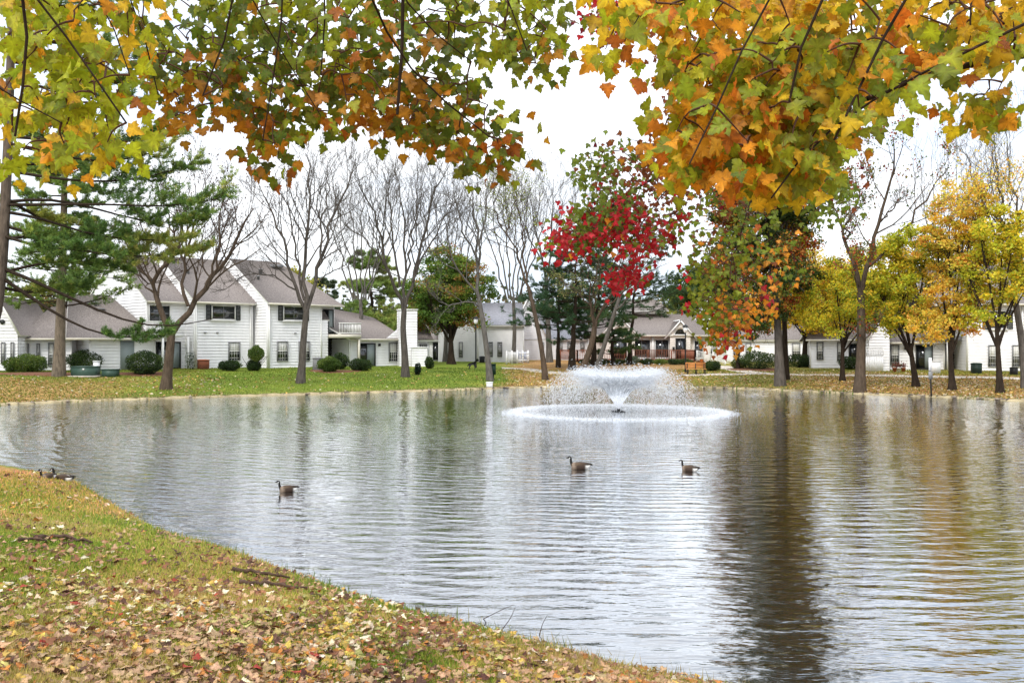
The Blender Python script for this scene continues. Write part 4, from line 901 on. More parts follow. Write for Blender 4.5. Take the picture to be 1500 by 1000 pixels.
# round maples and other leafy trees of the background
GRN = [((.11,.20,.03),3),((.18,.27,.04),3),((.30,.33,.05),1.8),((.42,.20,.06),.8)]
crown_tree('maple_tree', 'round green maple turning russet on the middle lawn', (661,533), (660,490), .33, [(640,430,42,52),(685,430,42,50),(660,395,38,34),(655,468,52,20),(612,450,22,40)], 42000, .17, GRN, BARK_D, nclump=190, cl_r=.85, limbs_n=12)
YEL = [((.90,.60,.03),3),((.78,.58,.04),3),((.46,.48,.04),2),((.88,.42,.03),1)]
YGN = [((.50,.54,.04),3),((.76,.66,.05),3),((.92,.62,.04),2.8),((.30,.36,.03),1)]
ORN = [((.92,.54,.07),2),((.90,.66,.10),2.2),((.56,.54,.06),1.5),((.88,.40,.06),.8)]
crown_tree('maple_tree', 'broad golden maple right behind the tall grey trunk', (1178,537), (1180,490), .28, [(1180,410,48,45),(1215,440,46,42),(1150,445,36,36),(1190,470,60,20)], 30000, .17, YEL, BARK_D, nclump=170, cl_r=.8)
GR_ = 'small maples along the right bank'
crown_tree('maple_tree', 'small green gold maple left of the tall forked bare tree', (1234,558), (1234,498), .17, [(1228,435,56,50),(1255,395,50,42),(1205,470,40,26),(1275,460,30,26)], 15000, .145, YGN, BARK_D, GR_, nclump=90, cl_r=.55)
crown_tree('maple_tree', 'green gold maple with crooked black trunk beside the leaning sign post', (1342,566), (1333,505), .2, [(1315,420,62,60),(1350,375,56,52),(1285,445,46,42),(1345,468,50,30),(1300,365,36,34)], 22000, .145, YGN, BARK_D, GR_, nclump=130, cl_r=.55)
crown_tree('maple_tree', 'orange tinged maple in front of the dark porch', (1395,571), (1391,500), .19, [(1393,385,58,72),(1405,315,48,50),(1420,445,52,46),(1370,468,38,34)], 19000, .145, ORN, BARK_D, GR_, nclump=130, cl_r=.55)
crown_tree('maple_tree', 'thin yellow maple second from the right edge of the photo', (1465,575), (1460,480), .18, [(1462,410,54,64),(1452,330,50,50),(1435,460,40,30),(1490,380,40,60)], 13500, .145, YGN, BARK_D, GR_, nclump=100, cl_r=.55)
skeleton_tree('birch_tree', 'grey trunk at the right edge with fine bare twigs and scattered orange leaves', (1503,569), [(1497,500),(1484,420)], .22, [
    ([(1484,420),(1472,350),(1462,270),(1455,190)], .12), ([(1484,420),(1490,350),(1482,270),(1470,180)], .1), ([(1478,390),(1455,330),(1428,270),(1415,225)], .08), ([(1490,400),(1510,340),(1520,260)], .09), ([(1470,330),(1440,300),(1410,290)],.05)], BARK_L, (8,6,5), group=None, fine=.012,
    leaves=(11000,.13,ORN, lambda x,y: np.clip((y-215)/130, .03, .75)*np.where(x > 1390, 1, .5)))
skeleton_tree('forked_tree', 'tall dark forked tree standing at the water edge nearly bare at the top', (1259,574), [(1261,530),(1262,480),(1261,428)], .3, [
    ([(1261,430),(1250,402),(1243,372),(1238,342),(1222,305),(1205,285)], .17),
    ([(1240,350),(1246,315),(1260,285),(1275,255)], .09),
    ([(1261,430),(1272,388),(1285,340),(1300,290),(1314,245),(1309,205)], .17),
    ([(1270,392),(1292,372),(1320,346),(1342,305),(1372,272),(1392,235)], .11),
    ([(1258,420),(1246,395),(1262,384),(1275,378)], .05),
    ([(1262,505),(1275,488),(1290,470)], .05),
    ([(1290,325),(1310,300),(1335,290)], .05)], BARK_B, (7,5,4), fine=.012, leaves=(5200,.14,[((.10,.13,.02),2),((.35,.07,.02),2),((.25,.22,.03),1)], lambda x,y: np.where((x < 1285) | (y < 260), .8, .06)))
# the tall tree by the water whose crown runs up behind the near leaves
TALL = [((.045,.08,.016),3.6),((.15,.18,.025),1.8),((.44,.24,.035),1.2),((.58,.22,.03),1.1),((.42,.07,.025),.25)]
crown_tree('tall_tree', 'tall grey trunked tree at the waterside with green orange and red crown', (1143,565), (1132,300), .27,
    [(1110,330,72,60),(1150,250,80,85),(1120,420,66,62),(1060,395,40,44),(1160,120,90,110),(1170,-40,80,110),(1100,470,40,28),(1175,380,30,50),(1075,300,36,36)], 105000, .18, TALL, BARK_G, nclump=560, cl_r=.75, limbs_n=26)
b_ = [o for o in COL.objects if o.name.startswith('tall_tree')][-1]
crown_tree('slim_tree', 'slim dark trunk just behind the tall grey one', (1151,556), (1146,330), .2, [(1155,330,34,70),(1172,430,26,36)], 12000, .15, YGN, BARK_D, nclump=90, cl_r=.6)
skeleton_tree('young_tree', 'young tree with dark trunk and few red leaves beside the round shrubs', (1081,541), [(1080,515),(1080,492)], .13, [
    ([(1080,494),(1070,478),(1063,462)], .06), ([(1080,494),(1088,475),(1094,458)], .06), ([(1080,494),(1079,470),(1080,452)], .06)], BARK_D, (5,4,4), fine=.01, leaves=(1500,.12,[((.35,.08,.02),1),((.3,.18,.03),1)],None))
# far wood that closes the view
FARG = [((.05,.075,.022),3),((.09,.11,.03),2),((.17,.15,.05),1.5),((.26,.16,.05),.6)]
crown_tree('green_tree', 'round green tree behind the clubhouse roof', (1022,525), (1022,470), .4, [(1015,420,38,32),(1045,430,30,30),(1000,440,20,18)], 22000, .26, [((.05,.10,.02),3),((.09,.15,.03),2),((.16,.2,.04),1)], gz=118, nclump=120, cl_r=1.1)
GF = 'far trees behind the houses'
for q, (x_, t_, wd_, Y_, kind) in enumerate([(430,385,36,100,1),(140,400,60,105,2),(60,425,60,100,0),(-40,400,70,100,0),(600,440,50,125,0),(690,455,50,125,0),(760,440,50,130,2),(960,445,46,130,1),(900,455,50,135,0),(1110,420,50,118,1),(1235,375,60,103,1),(1295,385,60,106,1),(1350,370,80,98,1),(1440,330,80,100,1),(1520,400,60,100,0),(330,440,60,110,2),(240,440,60,115,0)]):
    lb = ['muted green tree rising beyond the roofs','yellow leafed tree rising beyond the roofs','thin brown leafed tree rising beyond the roofs'][kind]
    where = {430:'right of the skylight of the long townhouse',140:'behind the low wing of the long townhouse',60:'behind the far left roofs',-40:'at the far left edge of the photo',600:'just behind the white chimney',690:'behind the plain white house',760:'left of the grey gable roofs',960:'above the clubhouse roof ridge',900:'left of the clubhouse ridge behind the pines',1110:'behind the tall tree',1235:'behind the small green gold maple',1295:'between the forked tree and the crooked maple',1350:'behind the crooked maple',1440:'above the right townhouse roof',1520:'at the right edge of the photo',330:'behind the middle ridge of the long townhouse',240:'behind the left ridge of the long townhouse'}[x_]
    pa = [FARG, YEL if x_ > 1000 else [((.38,.34,.05),2),((.25,.27,.05),1)], [((.17,.12,.07),2),((.24,.16,.07),1),((.12,.11,.05),1)]][kind]
    h_ = 505-t_
    crown_tree('background_tree', lb+' '+where, (x_,528), (x_,500-h_*.2), .3, [(x_,t_+h_*.4,wd_*.8,h_*.4),(x_+wd_*.4,t_+h_*.55,wd_*.6,h_*.4),(x_-wd_*.4,t_+h_*.6,wd_*.6,h_*.4)], 9000 if kind != 2 else 3000, .30, pa, BARK_D, GF, gz=Y_, nclump=70, cl_r=1.3)
# ragged wood far off
b = MB(); wood_px = np.linspace(-300, 1800, 150); cs = []
for k, x_ in enumerate(wood_px):
    Y_ = rng.uniform(145, 175); c_ = D(x_, 505, Y_); hh_ = rng.uniform(6, 11)
    n = 420; Q = rng.normal(size=(n,3))*[2.6,2.6,2.4]+[c_[0],Y_,1.5+hh_*.5]; Q[:,2] = np.abs(Q[:,2]-1)+1; cs.append(Q)
Q = np.concatenate(cs); quads(b, Q, .8, pal(Q, [((.06,.075,.035),3),((.11,.10,.05),2),((.16,.13,.07),2),((.24,.19,.06),.5)], .15, .2)); b.build('far_wood', M['leaf'], kind='stuff')

# ---- pines on the left
# middle distance pine whose trunk stands in front of the low wing
g = gp(86,551); root = thing('pine_tree', 'big pine with thick grey brown trunk standing among the boxes at left', 'tree', g)
Y = g[1]; tp = px_limb([(86,551),(88,500),(89,440),(92,380),(94,300),(96,160)], Y, 0, 16); tp[0] -= [0,0,.2]
b = MB(); b.tubes(tp, flare(tp, np.linspace(.31,.14,16), .5), 10, (.15,.12,.09)); b.build('trunk', M['bark'], root, True)
n_ = 66; hz_ = np.linspace(445, 175, n_)+rng.normal(size=n_)*5; az = rng.random(n_)*2*PI
S = np.array([D(91+rng.normal(), z_, Y) for z_ in hz_]); Ln = rng.uniform(2.0,4.6,n_)*np.clip(1.0-.35*(445-hz_)/270, .5, 1)
P,R = grow(S, np.stack([np.cos(az),np.sin(az),np.full(n_,.05)],1), Ln, np.full(n_,.06), 7, .08, .01, .2)
b = MB(); nb = MB(); pine_boughs(b, nb, P, R, [((.13,.21,.05),3),((.20,.30,.06),3),((.28,.36,.08),1.4)], .24, .036, 11, 9, 5, .42, .2); b.build('boughs', M['twig'], root, kind='stuff'); nb.build('needles', M['needle'], root, kind='stuff')
# nearer pine at the left edge, its boughs sweep far to the right
PX, PY = -22.9, 37.2
root = thing('pine_tree', 'near pine at the left edge whose long boughs sweep right across the sky', 'tree', (PX,PY,G(PX,PY)))
tp = resample([(PX-.3,PY,G(PX,PY)-.2), D(-14,520,PY), D(2,410,PY), D(8,300,PY), D(13,180,PY), D(18,0,PY), D(20,-160,PY)], 18)
b = MB(); b.tubes(tp, flare(tp, np.linspace(.25,.11,18), .4), 12, (.11,.085,.066)); b.build('trunk', M['bark'], root, True)
BR_ = [([(6,296),(60,288),(110,296),(170,315),(235,330),(300,322)],.5,2.5),([(4,330),(60,345),(130,372),(215,378),(300,366)],.35,1.5),([(8,300),(80,300),(160,298),(240,305),(320,292)],.4,-2.),
  ([(10,250),(80,262),(150,268),(215,262),(282,240)],.3,0),([(12,200),(80,205),(150,212),(215,205),(262,188)],.3,1.5),([(12,210),(70,225),(140,238),(205,232),(250,215)],.3,-1.5),
  ([(2,392),(50,410),(110,440),(180,470),(235,486),(330,462)],9,-.5),([(0,405),(55,442),(110,478),(170,497),(242,492)],.62,.5),([(0,400),(60,385),(120,380),(180,395)],.3,2),
  ([(4,350),(50,345),(100,350),(150,340)],.15,1),([(4,345),(50,360),(100,365),(155,372)],.15,-2),([(15,120),(80,130),(150,150),(215,150)],.2,1),([(16,60),(80,60),(150,80),(225,90)],.2,-1),
  ([(16,90),(70,100),(120,120),(190,122)],.2,2),([(18,10),(80,5),(140,20),(200,40)],.2,1),([(18,30),(70,40),(110,40)],.2,-2),([(8,290),(40,310),(80,330),(130,330)],.2,3),([(10,240),(50,240),(110,246),(160,250)],.2,3.),
  ([(0,420),(40,430),(80,425),(130,415)],.2,2.2),([(6,310),(60,318),(130,345),(205,352),(262,352)],.45,.8)]
b = MB(); nb = MB(); ns = 0
for pts, tm, yo in BR_:
    P = px_limb([(p[0], p[1]) for p in pts], PY, yo, 10)[None]; R = np.linspace(.075 if tm < .6 else .085, .012, 10)[None]
    bb = MB(); bb.tubes(P, R, 6, BARK_D); bb.build('limb', M['bark'], root, True)
    if tm > 1: continue
    k1 = 19
    if tm > .6: k1 = 10
    pine_boughs(b, nb, P, R*.6, [((.09,.17,.035),3),((.16,.25,.045),3),((.28,.34,.06),2),((.40,.40,.09),.7)], .18, .024, 20, k1, 8, .24, tm, BARK_D, .3)
b.build('boughs', M['twig'], root, kind='stuff'); nb.build('needles', M['needle'], root, kind='stuff')

# ------------------------------------------------------------ shrubs
def shrub(label, px, py, hw, hh, palette, name='shrub', n=5200, leaf=.085, group=None, lift=0., shape=1.0, Yadd=0, stemh=0):
    g = gp(px, py); Y = g[1]+Yadd; k = Y/F; rx = hw*k; rz = hh*k/2
    root = thing(name, label, 'shrub', g, group)
    q = unit(rng.normal(size=(n,3))); rr = rng.random((n,1))**.28
    lump = 1+.10*np.sin(q[:,:1]*5+px)*np.sin(q[:,2:]*4+1)+.06*np.sin(q[:,1:2]*9+px*2)
    Q = q*rr*lump*[rx, rx*.85, rz]; Q[:,2] = np.sign(Q[:,2])*np.abs(Q[:,2])**shape*(rz**(1-shape))
    Q += [g[0], g[1]+Yadd, G(g[0],g[1]+Yadd)+rz*.98+lift*k]
    b = MB(); quads(b, Q, leaf, pal(Q, palette, 1.6, .3, px)); b.build('foliage', M['leaf'], root, kind='stuff')
    b = MB(); m_ = 9; S = np.tile([g[0],g[1]+Yadd,G(g[0],g[1]+Yadd)-.05],(m_,1))+rng.normal(size=(m_,3))*[.06,.06,0]
    P,R = grow(S, rng.normal(size=(m_,3))*.45+[0,0,1], np.full(m_,rz*1.3+lift*k), np.full(m_,.03), 5, .12, .05, .3); b.tubes(P, R, 4, BARK_D); b.build('stems', M['twig'], root, kind='stuff')
    return root
SD = [((.03,.055,.016),3),((.05,.09,.022),2),((.09,.13,.03),.8)]
SG = [((.07,.12,.02),3),((.11,.17,.03),3),((.2,.25,.05),1.5)]
GSh = 'clipped shrubs against the houses'
shrub('wide light green hedge under the narrow windows at far left', 44,545,25,27,SG,group=GSh)
shrub('small pale bush left of the light green hedge', 18,545,13,22,SG,group=GSh,n=2200)
shrub('dark mound shrub right of the thick pine trunk', 124,543,26,31,SD,group=GSh)
shrub('large clipped dark shrub left of the Y forked tree', 212,549,27,35,SD,group=GSh,n=7000,shape=.8)
shrub('round topiary ball on a stem left of the ground floor window', 305,538,15,30,SG,name='topiary',group=GSh,lift=16)
shrub('low dark cushion shrub under the ground floor window', 336,543,17,16,SD,group=GSh,n=3500)
shrub('small tree shaped shrub at the inner corner of the townhouse', 375,543,12,24,SG,name='topiary',group=GSh,lift=13,n=3500)
shrub('dark low shrub beneath the corner topiary', 372,543,11,16,SD,group=GSh,n=2500)
shrub('front round shrub of the pair by the porch', 482,545,18,23,SG,group=GSh)
shrub('rear round shrub of the pair by the porch', 495,542,14,24,SD,group=GSh,n=3600,Yadd=1)
shrub('flat topped shrub before the sliding door of the low wing', 528,543,17,18,SD,group=GSh,n=4000,shape=.8)
shrub('tiny dark cone evergreen beside the fan shaped tree', 612,549,5,18,[((.015,.04,.022),3),((.03,.06,.03),1)],name='evergreen',n=1600,leaf=.07,group=GSh)
shrub('dark upright shrub at the end of the patio screen', 629,540,7,18,SD,n=1600,group=GSh)
shrub('round dark shrub right of the bench', 1044,543,12,15,SD,group=GSh,n=2600)
shrub('olive ornamental grass mound by the path bend', 1082,540,11,15,[((.13,.15,.03),2),((.2,.19,.05),1)],group=GSh,n=2400)
shrub('large dark rounded shrub left of the tall trunk', 1112,541,29,27,SD,group=GSh,n=6500)
shrub('dark hedge just right of the tall grey trunk', 1170,538,20,20,SD,group=GSh,n=3800)
shrub('dark hedge behind the forked waterside tree', 1245,541,16,20,SD,group=GSh,n=3200)
shrub('low rusty bush behind the bench', 1026,536,7,9,[((.25,.11,.04),1),((.15,.12,.04),1)],group=GSh,n=900)
shrub('pale grey green bush in front of the deck railing', 926,533,11,12,[((.25,.30,.20),2),((.15,.2,.1),1)],group=GSh,n=2200)
for k, x_ in enumerate([858,882,905,948,968,988,1003]):
    shrub(['low dark shrub at the left end of the deck','low dark shrub left of the arched gable','low dark shrub under the arched gable','low dark shrub right of the pale bush','low green shrub below the middle of the deck','low dark shrub left of the lamp post','low dark shrub beside the lamp post'][k], x_, 534, 12, 9, SD if k != 4 else SG, n=1300, group='shrubs below the deck')
# mulch beds
def blob_bed(cx, cy, rx, ry):
    c_ = gp(cx, cy); k = c_[1]/F; th_ = np.arange(28)/28*2*PI; rr = 1+.12*np.sin(th_*3+cx)+.06*np.sin(th_*7)
    X = np.concatenate([[c_[0]], c_[0]+np.cos(th_)*rr*rx*k, c_[0]+np.cos(th_)*rr*rx*k*1.1]); Yq = np.concatenate([[c_[1]], c_[1]+np.sin(th_)*rr*ry, c_[1]+np.sin(th_)*rr*ry*1.1])
    Z = height(X, Yq)+np.concatenate([[.09],np.full(28,.05),np.full(28,-.06)])
    b = MB(); i_ = np.arange(28); b.arr(np.stack([X,Yq,Z],1), np.stack([i_*0,1+i_,1+(i_+1)%28],1)); b.F.append(np.stack([1+i_,29+i_,29+(i_+1)%28,1+(i_+1)%28],1)); b.V.append(np.zeros((0,3),np.float32)); b.C.append(np.zeros((0,3),np.float32)); b.MI.append(np.zeros(28,np.int32))
    b.build('mulch_bed', M['mulch'], smooth=True, kind='structure')
blob_bed(212,548,34,1.6); blob_bed(490,544,34,1.6); blob_bed(60,548,60,1.8); blob_bed(1110,541,40,2)

# ------------------------------------------------------------ small things on the far side
def boxthing(name, label, cat, px, py, wpx, hpx, dep, m, top=None, group=None, parts=()):
    g = gp(px, py); k = g[1]/F; wv_, hv = wpx*k, hpx*k
    root = thing(name, label, cat, g, group); b = MB(); b.box(g+[0,dep/2,hv/2-.03], (wv_,dep,hv)); b.build('body', M[m], root)
    b = MB(); b.box(g+[0,dep/2,hv-.01], (wv_+.06,dep+.06,.07)); b.build('lid', M[top or m], root)
    return root, g, wv_, hv
r_,g,wv_,hv = boxthing('utility_box', 'larger green utility box on the lawn right of the thick pine trunk', 'utility box', 120,552,33,15,1.1,'green_box',group='green utility boxes')
b = MB(); b.box(g+[0,.5,.03], (wv_+.4,1.6,.1)); b.build('pad', M['path'], r_)
b = MB(); b.box(g+[.1,-.01,hv*.75], (.12,.03,.1)); b.build('warning_label', M['white'], r_)
boxthing('utility_box', 'smaller green utility box right of the white pedestal', 'utility box', 158,552,19,11,.8,'green_box',group='green utility boxes')
boxthing('cable_pedestal', 'slim white cable pedestal between the green boxes', 'pedestal', 140,550,7,21,.3,'white')
def ac_unit(label, px, py, wpx, hpx, m):
    g = gp(px, py); k = g[1]/F; r = wpx*k/2; h = hpx*k; root = thing('air_conditioner', label, 'air conditioner', g, 'air conditioning units')
    th_ = np.arange(16)/16*2*PI; b = MB(); b.loft([[(g[0]+r*math.cos(t)*q, g[1]+r+r*math.sin(t)*q, g[2]+z) for t in th_] for q, z in ((1,0),(1,h*.92))]); b.build('casing', M[m], root)
    b = MB()
    for k_ in range(7):
        z = h*(.08+.13*k_); b.loft([[(g[0]+r*math.cos(t)*1.03, g[1]+r+r*math.sin(t)*1.03, g[2]+z+dz) for t in th_] for dz in (0,h*.04)])
    b.build('grille', M['black' if m != 'grey' else 'grey'], root)
    b = MB(); b.loft([[(g[0]+r*math.cos(t)*q, g[1]+r+r*math.sin(t)*q, g[2]+z) for t in th_] for q, z in ((1.06,h*.92),(1.06,h),(.5,h*1.05))]); b.build('fan_cover', M[m], root)
ac_unit('round grey air conditioner beside the porch shrubs', 464,543,15,19,'grey')
ac_unit('brown boxy air conditioner beside the topiary ball', 295,541,17,14,'terra')
ac_unit('dark air conditioner before the right townhouse window', 1434,547,15,15,'dark_green')
ac_unit('black air conditioner behind the leaning bare tree', 706,531,8,9,'black')
ac_unit('black unit at the wall near the right edge', 1488,549,11,11,'black')
# trellis with climbing plant
g = gp(278,541); root = thing('trellis', 'white trellis with thin climbing plant on the townhouse wall', 'trellis', g); b = MB()
for k in range(5): b.box(g+[-.25+k*.125,.2,.65], (.025,.03,1.3))
for k in range(6): b.box(g+[0,.17,.15+k*.22], (.55,.02,.025))
b.build('slats', M['dark_green'], root); Q = g+[0,.12,.6]+rng.normal(size=(260,3))*[.2,.04,.32]; b = MB(); quads(b, Q, .08, pal(Q, SD)); b.build('foliage', M['leaf'], root, kind='stuff')
# dog silhouette decoy
g = gp(692,541); k = g[1]/F
root = thing('dog_decoy', 'black dog silhouette decoy crouched on the middle lawn', 'decoy', g); b = MB()
OUT = [(-.55,.30),(-.62,.18),(-.50,.22),(-.40,.30),(-.38,.12),(-.46,.02),(-.30,.0),(-.24,.18),(-.12,.30),(.10,.34),(.22,.22),(.24,.02),(.34,.0),(.32,.22),(.40,.42),(.48,.60),(.62,.62),(.74,.66),(.70,.76),(.60,.80),(.54,.90),(.47,.80),(.38,.72),(.22,.60),(-.05,.52),(-.32,.48),(-.46,.40)]
V = [g+[x*.75,y_,z*1.0+.05] for y_ in (-.02,.02) for x,z in OUT]; n_ = len(OUT); b.arr(V, [list(range(n_))]); b.F.append(np.array([[n_+q for q in range(n_)][::-1]])); b.MI.append(np.zeros(1,np.int32)); b.V.append(np.zeros((0,3),np.float32)); b.C.append(np.zeros((0,3),np.float32))
b.F.append(np.array([[q,(q+1)%n_,n_+(q+1)%n_,n_+q] for q in range(n_)])); b.MI.append(np.zeros(n_,np.int32)); b.V.append(np.zeros((0,3),np.float32)); b.C.append(np.zeros((0,3),np.float32)); b.build('silhouette', M['black'], root)
b = MB(); [b.tubes([g+[x,0,-.2], g+[x,0,.3]], [.012,.012], 5) for x in (-.25,.2)]; b.build('stake', M['black'], root)
# lamp posts
def lamp(label, px, py, top):
    g = gp(px, py); z1 = D(px, top, g[1])[2]; root = thing('lamp_post', label, 'lamp post', g, 'black lamp posts')
    b = MB(); b.tubes([g-[0,0,.1], g+[0,0,.3], [g[0],g[1],z1-.5]], [.1,.065,.05], 8); b.build('pole', M['black'], root, True)
    b = MB(); th_ = np.arange(8)/8*2*PI; c_ = np.array([g[0],g[1],z1])
    b.loft([[c_+[q*math.cos(t),q*math.sin(t),z] for t in th_] for q,z in ((.06,-.5),(.16,-.42),(.2,-.05))]); b.build('lantern', M['white'], root)
    b = MB(); b.loft([[c_+[q*math.cos(t),q*math.sin(t),z] for t in th_] for q,z in ((.27,-.05),(.2,.05),(.04,.16))]); b.build('cap', M['black'], root)
lamp('black lamp post on the lawn beside the dog decoy', 697,538,466); lamp('black lamp post at the left end of the park bench', 1004,545,478)
# pet waste bin, white box
g = gp(723,556); k = g[1]/F; root = thing('waste_bin', 'dark green bin mounted on a post right of the leaning tree', 'bin', g)
b = MB(); b.box(g+[0,0,.45], (.08,.08,1.0)); b.build('post', M['dark_green'], root); b = MB(); b.box(g+[0,-.05,.75], (.33,.3,.75)); b.build('bin', M['dark_green'], root); b = MB(); b.box(g+[0,-.07,1.14], (.37,.36,.06)); b.build('lid', M['dark_green'], root)
r_ = boxthing('white_box', 'small white box at the foot of the leaning bare tree', 'box', 717,567,9,7,.3,'white')
# picket fence with blue chair
g0 = gp(742,533); g1_ = gp(775,532); root = thing('picket_fence', 'short white picket fence left of the dark pines', 'fence', g0)
n_ = 26
for k in range(n_):
    p = g0+(g1_-g0)*k/(n_-1)
    if k % 6 == 0: q = MB(); q.box(p+[0,0,.6], (.14,.14,1.3)); q.build('post', M['white'], root)
q = MB()
for k in range(n_): q.box(g0+(g1_-g0)*k/(n_-1)+[0,-.03,.6], (.042,.02,1.05))
q.build('pickets', M['white'], root)
for z in (.3,.95): q = MB(); q.box((g0+g1_)/2+[0,0,z], ((g1_-g0)[0],.04,.09)); q.build('rail', M['white'], root)
def chair(label, px, py):
    g = gp(px, py); root = thing('patio_chair', label, 'chair', g, 'blue patio chairs')
    b = MB(); b.box(g+[0,0,.42], (.55,.5,.06)); b.build('seat', M['blue'], root)
    b = MB(); b.box(g+[0,.27,.72], (.55,.05,.6)); b.build('backrest', M['blue'], root)
    for sx in (-1,1):
        for sy in (-1,1): b = MB(); b.box(g+[sx*.24,sy*.22,.2], (.05,.05,.42)); b.build('leg', M['blue'], root)
        b = MB(); b.box(g+[sx*.28,0,.62], (.05,.5,.04)); b.build('arm', M['blue'], root)
chair('blue patio chair at the left behind the picket fence', 757,531); chair('blue patio chair nearest the pines', 767,531)
# bench
g = gp(1021,549); g[1] += .3; root = thing('park_bench', 'orange brown slatted park bench with dark legs facing the pond', 'bench', g)
k = g[1]/F; wb = 29*k
for j in range(4): b = MB(); b.box(g+[0,-.05+j*.12-.15,.44], (wb,.10,.04)); b.build('seat_slat', M['bench'], root)
for j in range(4): b = MB(); b.box(g+[0,.30+j*.02,.56+j*.115], (wb,.035,.10)); b.build('back_slat', M['bench'], root)
for sx in (-.43,0,.43):
    b = MB(); b.box(g+[sx*wb,-.18,.22], (.06,.06,.44)); b.box(g+[sx*wb,.26,.44], (.06,.06,.92)); b.box(g+[sx*wb,.04,.40], (.06,.5,.05)); b.build('leg', M['black'], root)
# sign post and white patio screen at right
g = gp(1365,583); root = thing('sign_post', 'thin dark leaning post with small white sign at the right water edge', 'sign post', g)
k = g[1]/F; b = MB(); b.tubes([g-[0,0,.3], g+[-.1,0,1.6]], [.045,.045], 6, cap=True); b.build('post', M['dark'], root)
b = MB(); b.box(g+[-.12,-.06,1.95], (.17,.02,.75)); b.build('sign', M['white'], root)
b = MB(); b.box(g+[-.10,-.06,1.32], (.24,.02,.45)); b.build('lower_sign', M['grey'], root)
boxthing('patio_screen', 'low white patio screen beside the sliding door at right', 'screen', 1370,547,16,18,.12,'white')
for k, (x_, m_) in enumerate(((1312,'terra'),(1318,'white'),(1325,'terra'))):
    g = gp(x_,545); root = thing('flower_pot', ['left terracotta pot of dry flowers under the right townhouse window','small white pot between the two terracotta pots','right terracotta pot of dry flowers under the right townhouse window'][k], 'flower pot', g, 'pots by the patio'); th_ = np.arange(10)/10*2*PI
    b = MB(); b.loft([[g+[q*math.cos(t),q*math.sin(t)+.2,z] for t in th_] for q,z in ((.11,0),(.17,.3),(.19,.3),(.19,.35))]); b.build('pot', M[m_], root)
    Q = g+[0,.2,.5]+rng.normal(size=(160,3))*[.13,.13,.1]; b = MB(); quads(b, Q, .08, pal(Q, [((.2,.05,.05),1),((.12,.14,.04),1)])); b.build('flowers', M['leaf'], root, kind='stuff')

# ------------------------------------------------------------ fountain
fm = bpy.data.materials.new('white_water'); fm.use_nodes = True; t = fm.node_tree; pb = t.nodes['Principled BSDF']
pb.inputs['Base Color'].default_value = (.97,.98,1,1); pb.inputs['Roughness'].default_value = .25
tr = t.nodes.new('ShaderNodeBsdfTranslucent'); tr.inputs[0].default_value = (.93,.95,.97,1); mxs = t.nodes.new('ShaderNodeMixShader'); mxs.inputs[0].default_value = .7
t.links.new(pb.outputs[0], mxs.inputs[1]); t.links.new(tr.outputs[0], mxs.inputs[2]); trn = t.nodes.new('ShaderNodeBsdfTransparent'); mxt = t.nodes.new('ShaderNodeMixShader'); mxt.inputs[0].default_value = .4
t.links.new(mxs.outputs[0], mxt.inputs[1]); t.links.new(trn.outputs[0], mxt.inputs[2]); t.links.new(mxt.outputs[0], t.nodes['Material Output'].inputs[0])
M['spray'] = fm
fo = thing('fountain', 'white fan shaped fountain jet with wide ring of falling drops in the pond', 'fountain', (FX,FY,0))
th_ = np.arange(16)/16*2*PI
b = MB(); b.loft([[(FX+q*math.cos(a_),FY+q*math.sin(a_),z) for a_ in th_] for q,z in ((.30,-.1),(.32,.02),(.25,.05),(.09,.07),(.08,.14))]); b.build('float', M['black'], fo, True)
def ballistic(n, vr, vz, tt, jit):
    az = rng.random(n)*2*PI; x = vr*tt; z = .12+vz*tt-4.9*tt**2
    P = np.stack([FX+x*np.cos(az), FY+x*np.sin(az), z], 1)+rng.normal(size=(n,3))*jit
    vel = np.stack([vr*np.cos(az), vr*np.sin(az), vz-9.8*tt], 1); return P, vel
n = 84000
v0 = 6.45*(1-.22*rng.random(n)**1.3); lf = rng.uniform(0,1,n)
thl = np.radians(90-rng.choice([1,0],n,p=[.93,.07])*rng.normal(27.0,1.8,n)); mask = thl == PI/2; thl = np.where(mask, np.radians(90-rng.uniform(10,31,n)), thl)
vr = v0*np.cos(thl)*1.12; vz = v0*np.sin(thl)*1.02; T_ = 2*vz/9.8; tt = T_*rng.random(n)**.95
P, vel = ballistic(n, vr, vz, tt, np.minimum(.03+.10*tt, .12)[:,None]); ok = (P[:,2] > .02) & (tt > .22+.3*rng.random(n)) & ((tt < T_*.55) | (rng.random(n) < .42)); P = P[ok]; vel = unit(vel[ok]); tt = tt[ok]; n = len(P)
sz = rng.uniform(.007,.018,n)*np.where(tt > .62, .8, .95); ln = sz*rng.uniform(1.5,5,n)
pr = unit(np.cross(vel, rng.normal(size=vel.shape))); p2 = np.cross(vel, pr)
V = np.stack([P+pr*sz[:,None]*1.2-vel*ln[:,None]*.5, P-pr*sz[:,None]*.7+p2*sz[:,None]-vel*ln[:,None]*.5, P-pr*sz[:,None]*.7-p2*sz[:,None]-vel*ln[:,None]*.5, P+vel*ln[:,None]], 1)
q = np.arange(n)*4; Fc = np.concatenate([np.stack([q,q+2,q+1],1),np.stack([q,q+1,q+3],1),np.stack([q+1,q+2,q+3],1),np.stack([q+2,q,q+3],1)])
b = MB(); b.arr(V.reshape(-1,3), Fc); b.build('spray', fm, fo, kind='stuff')
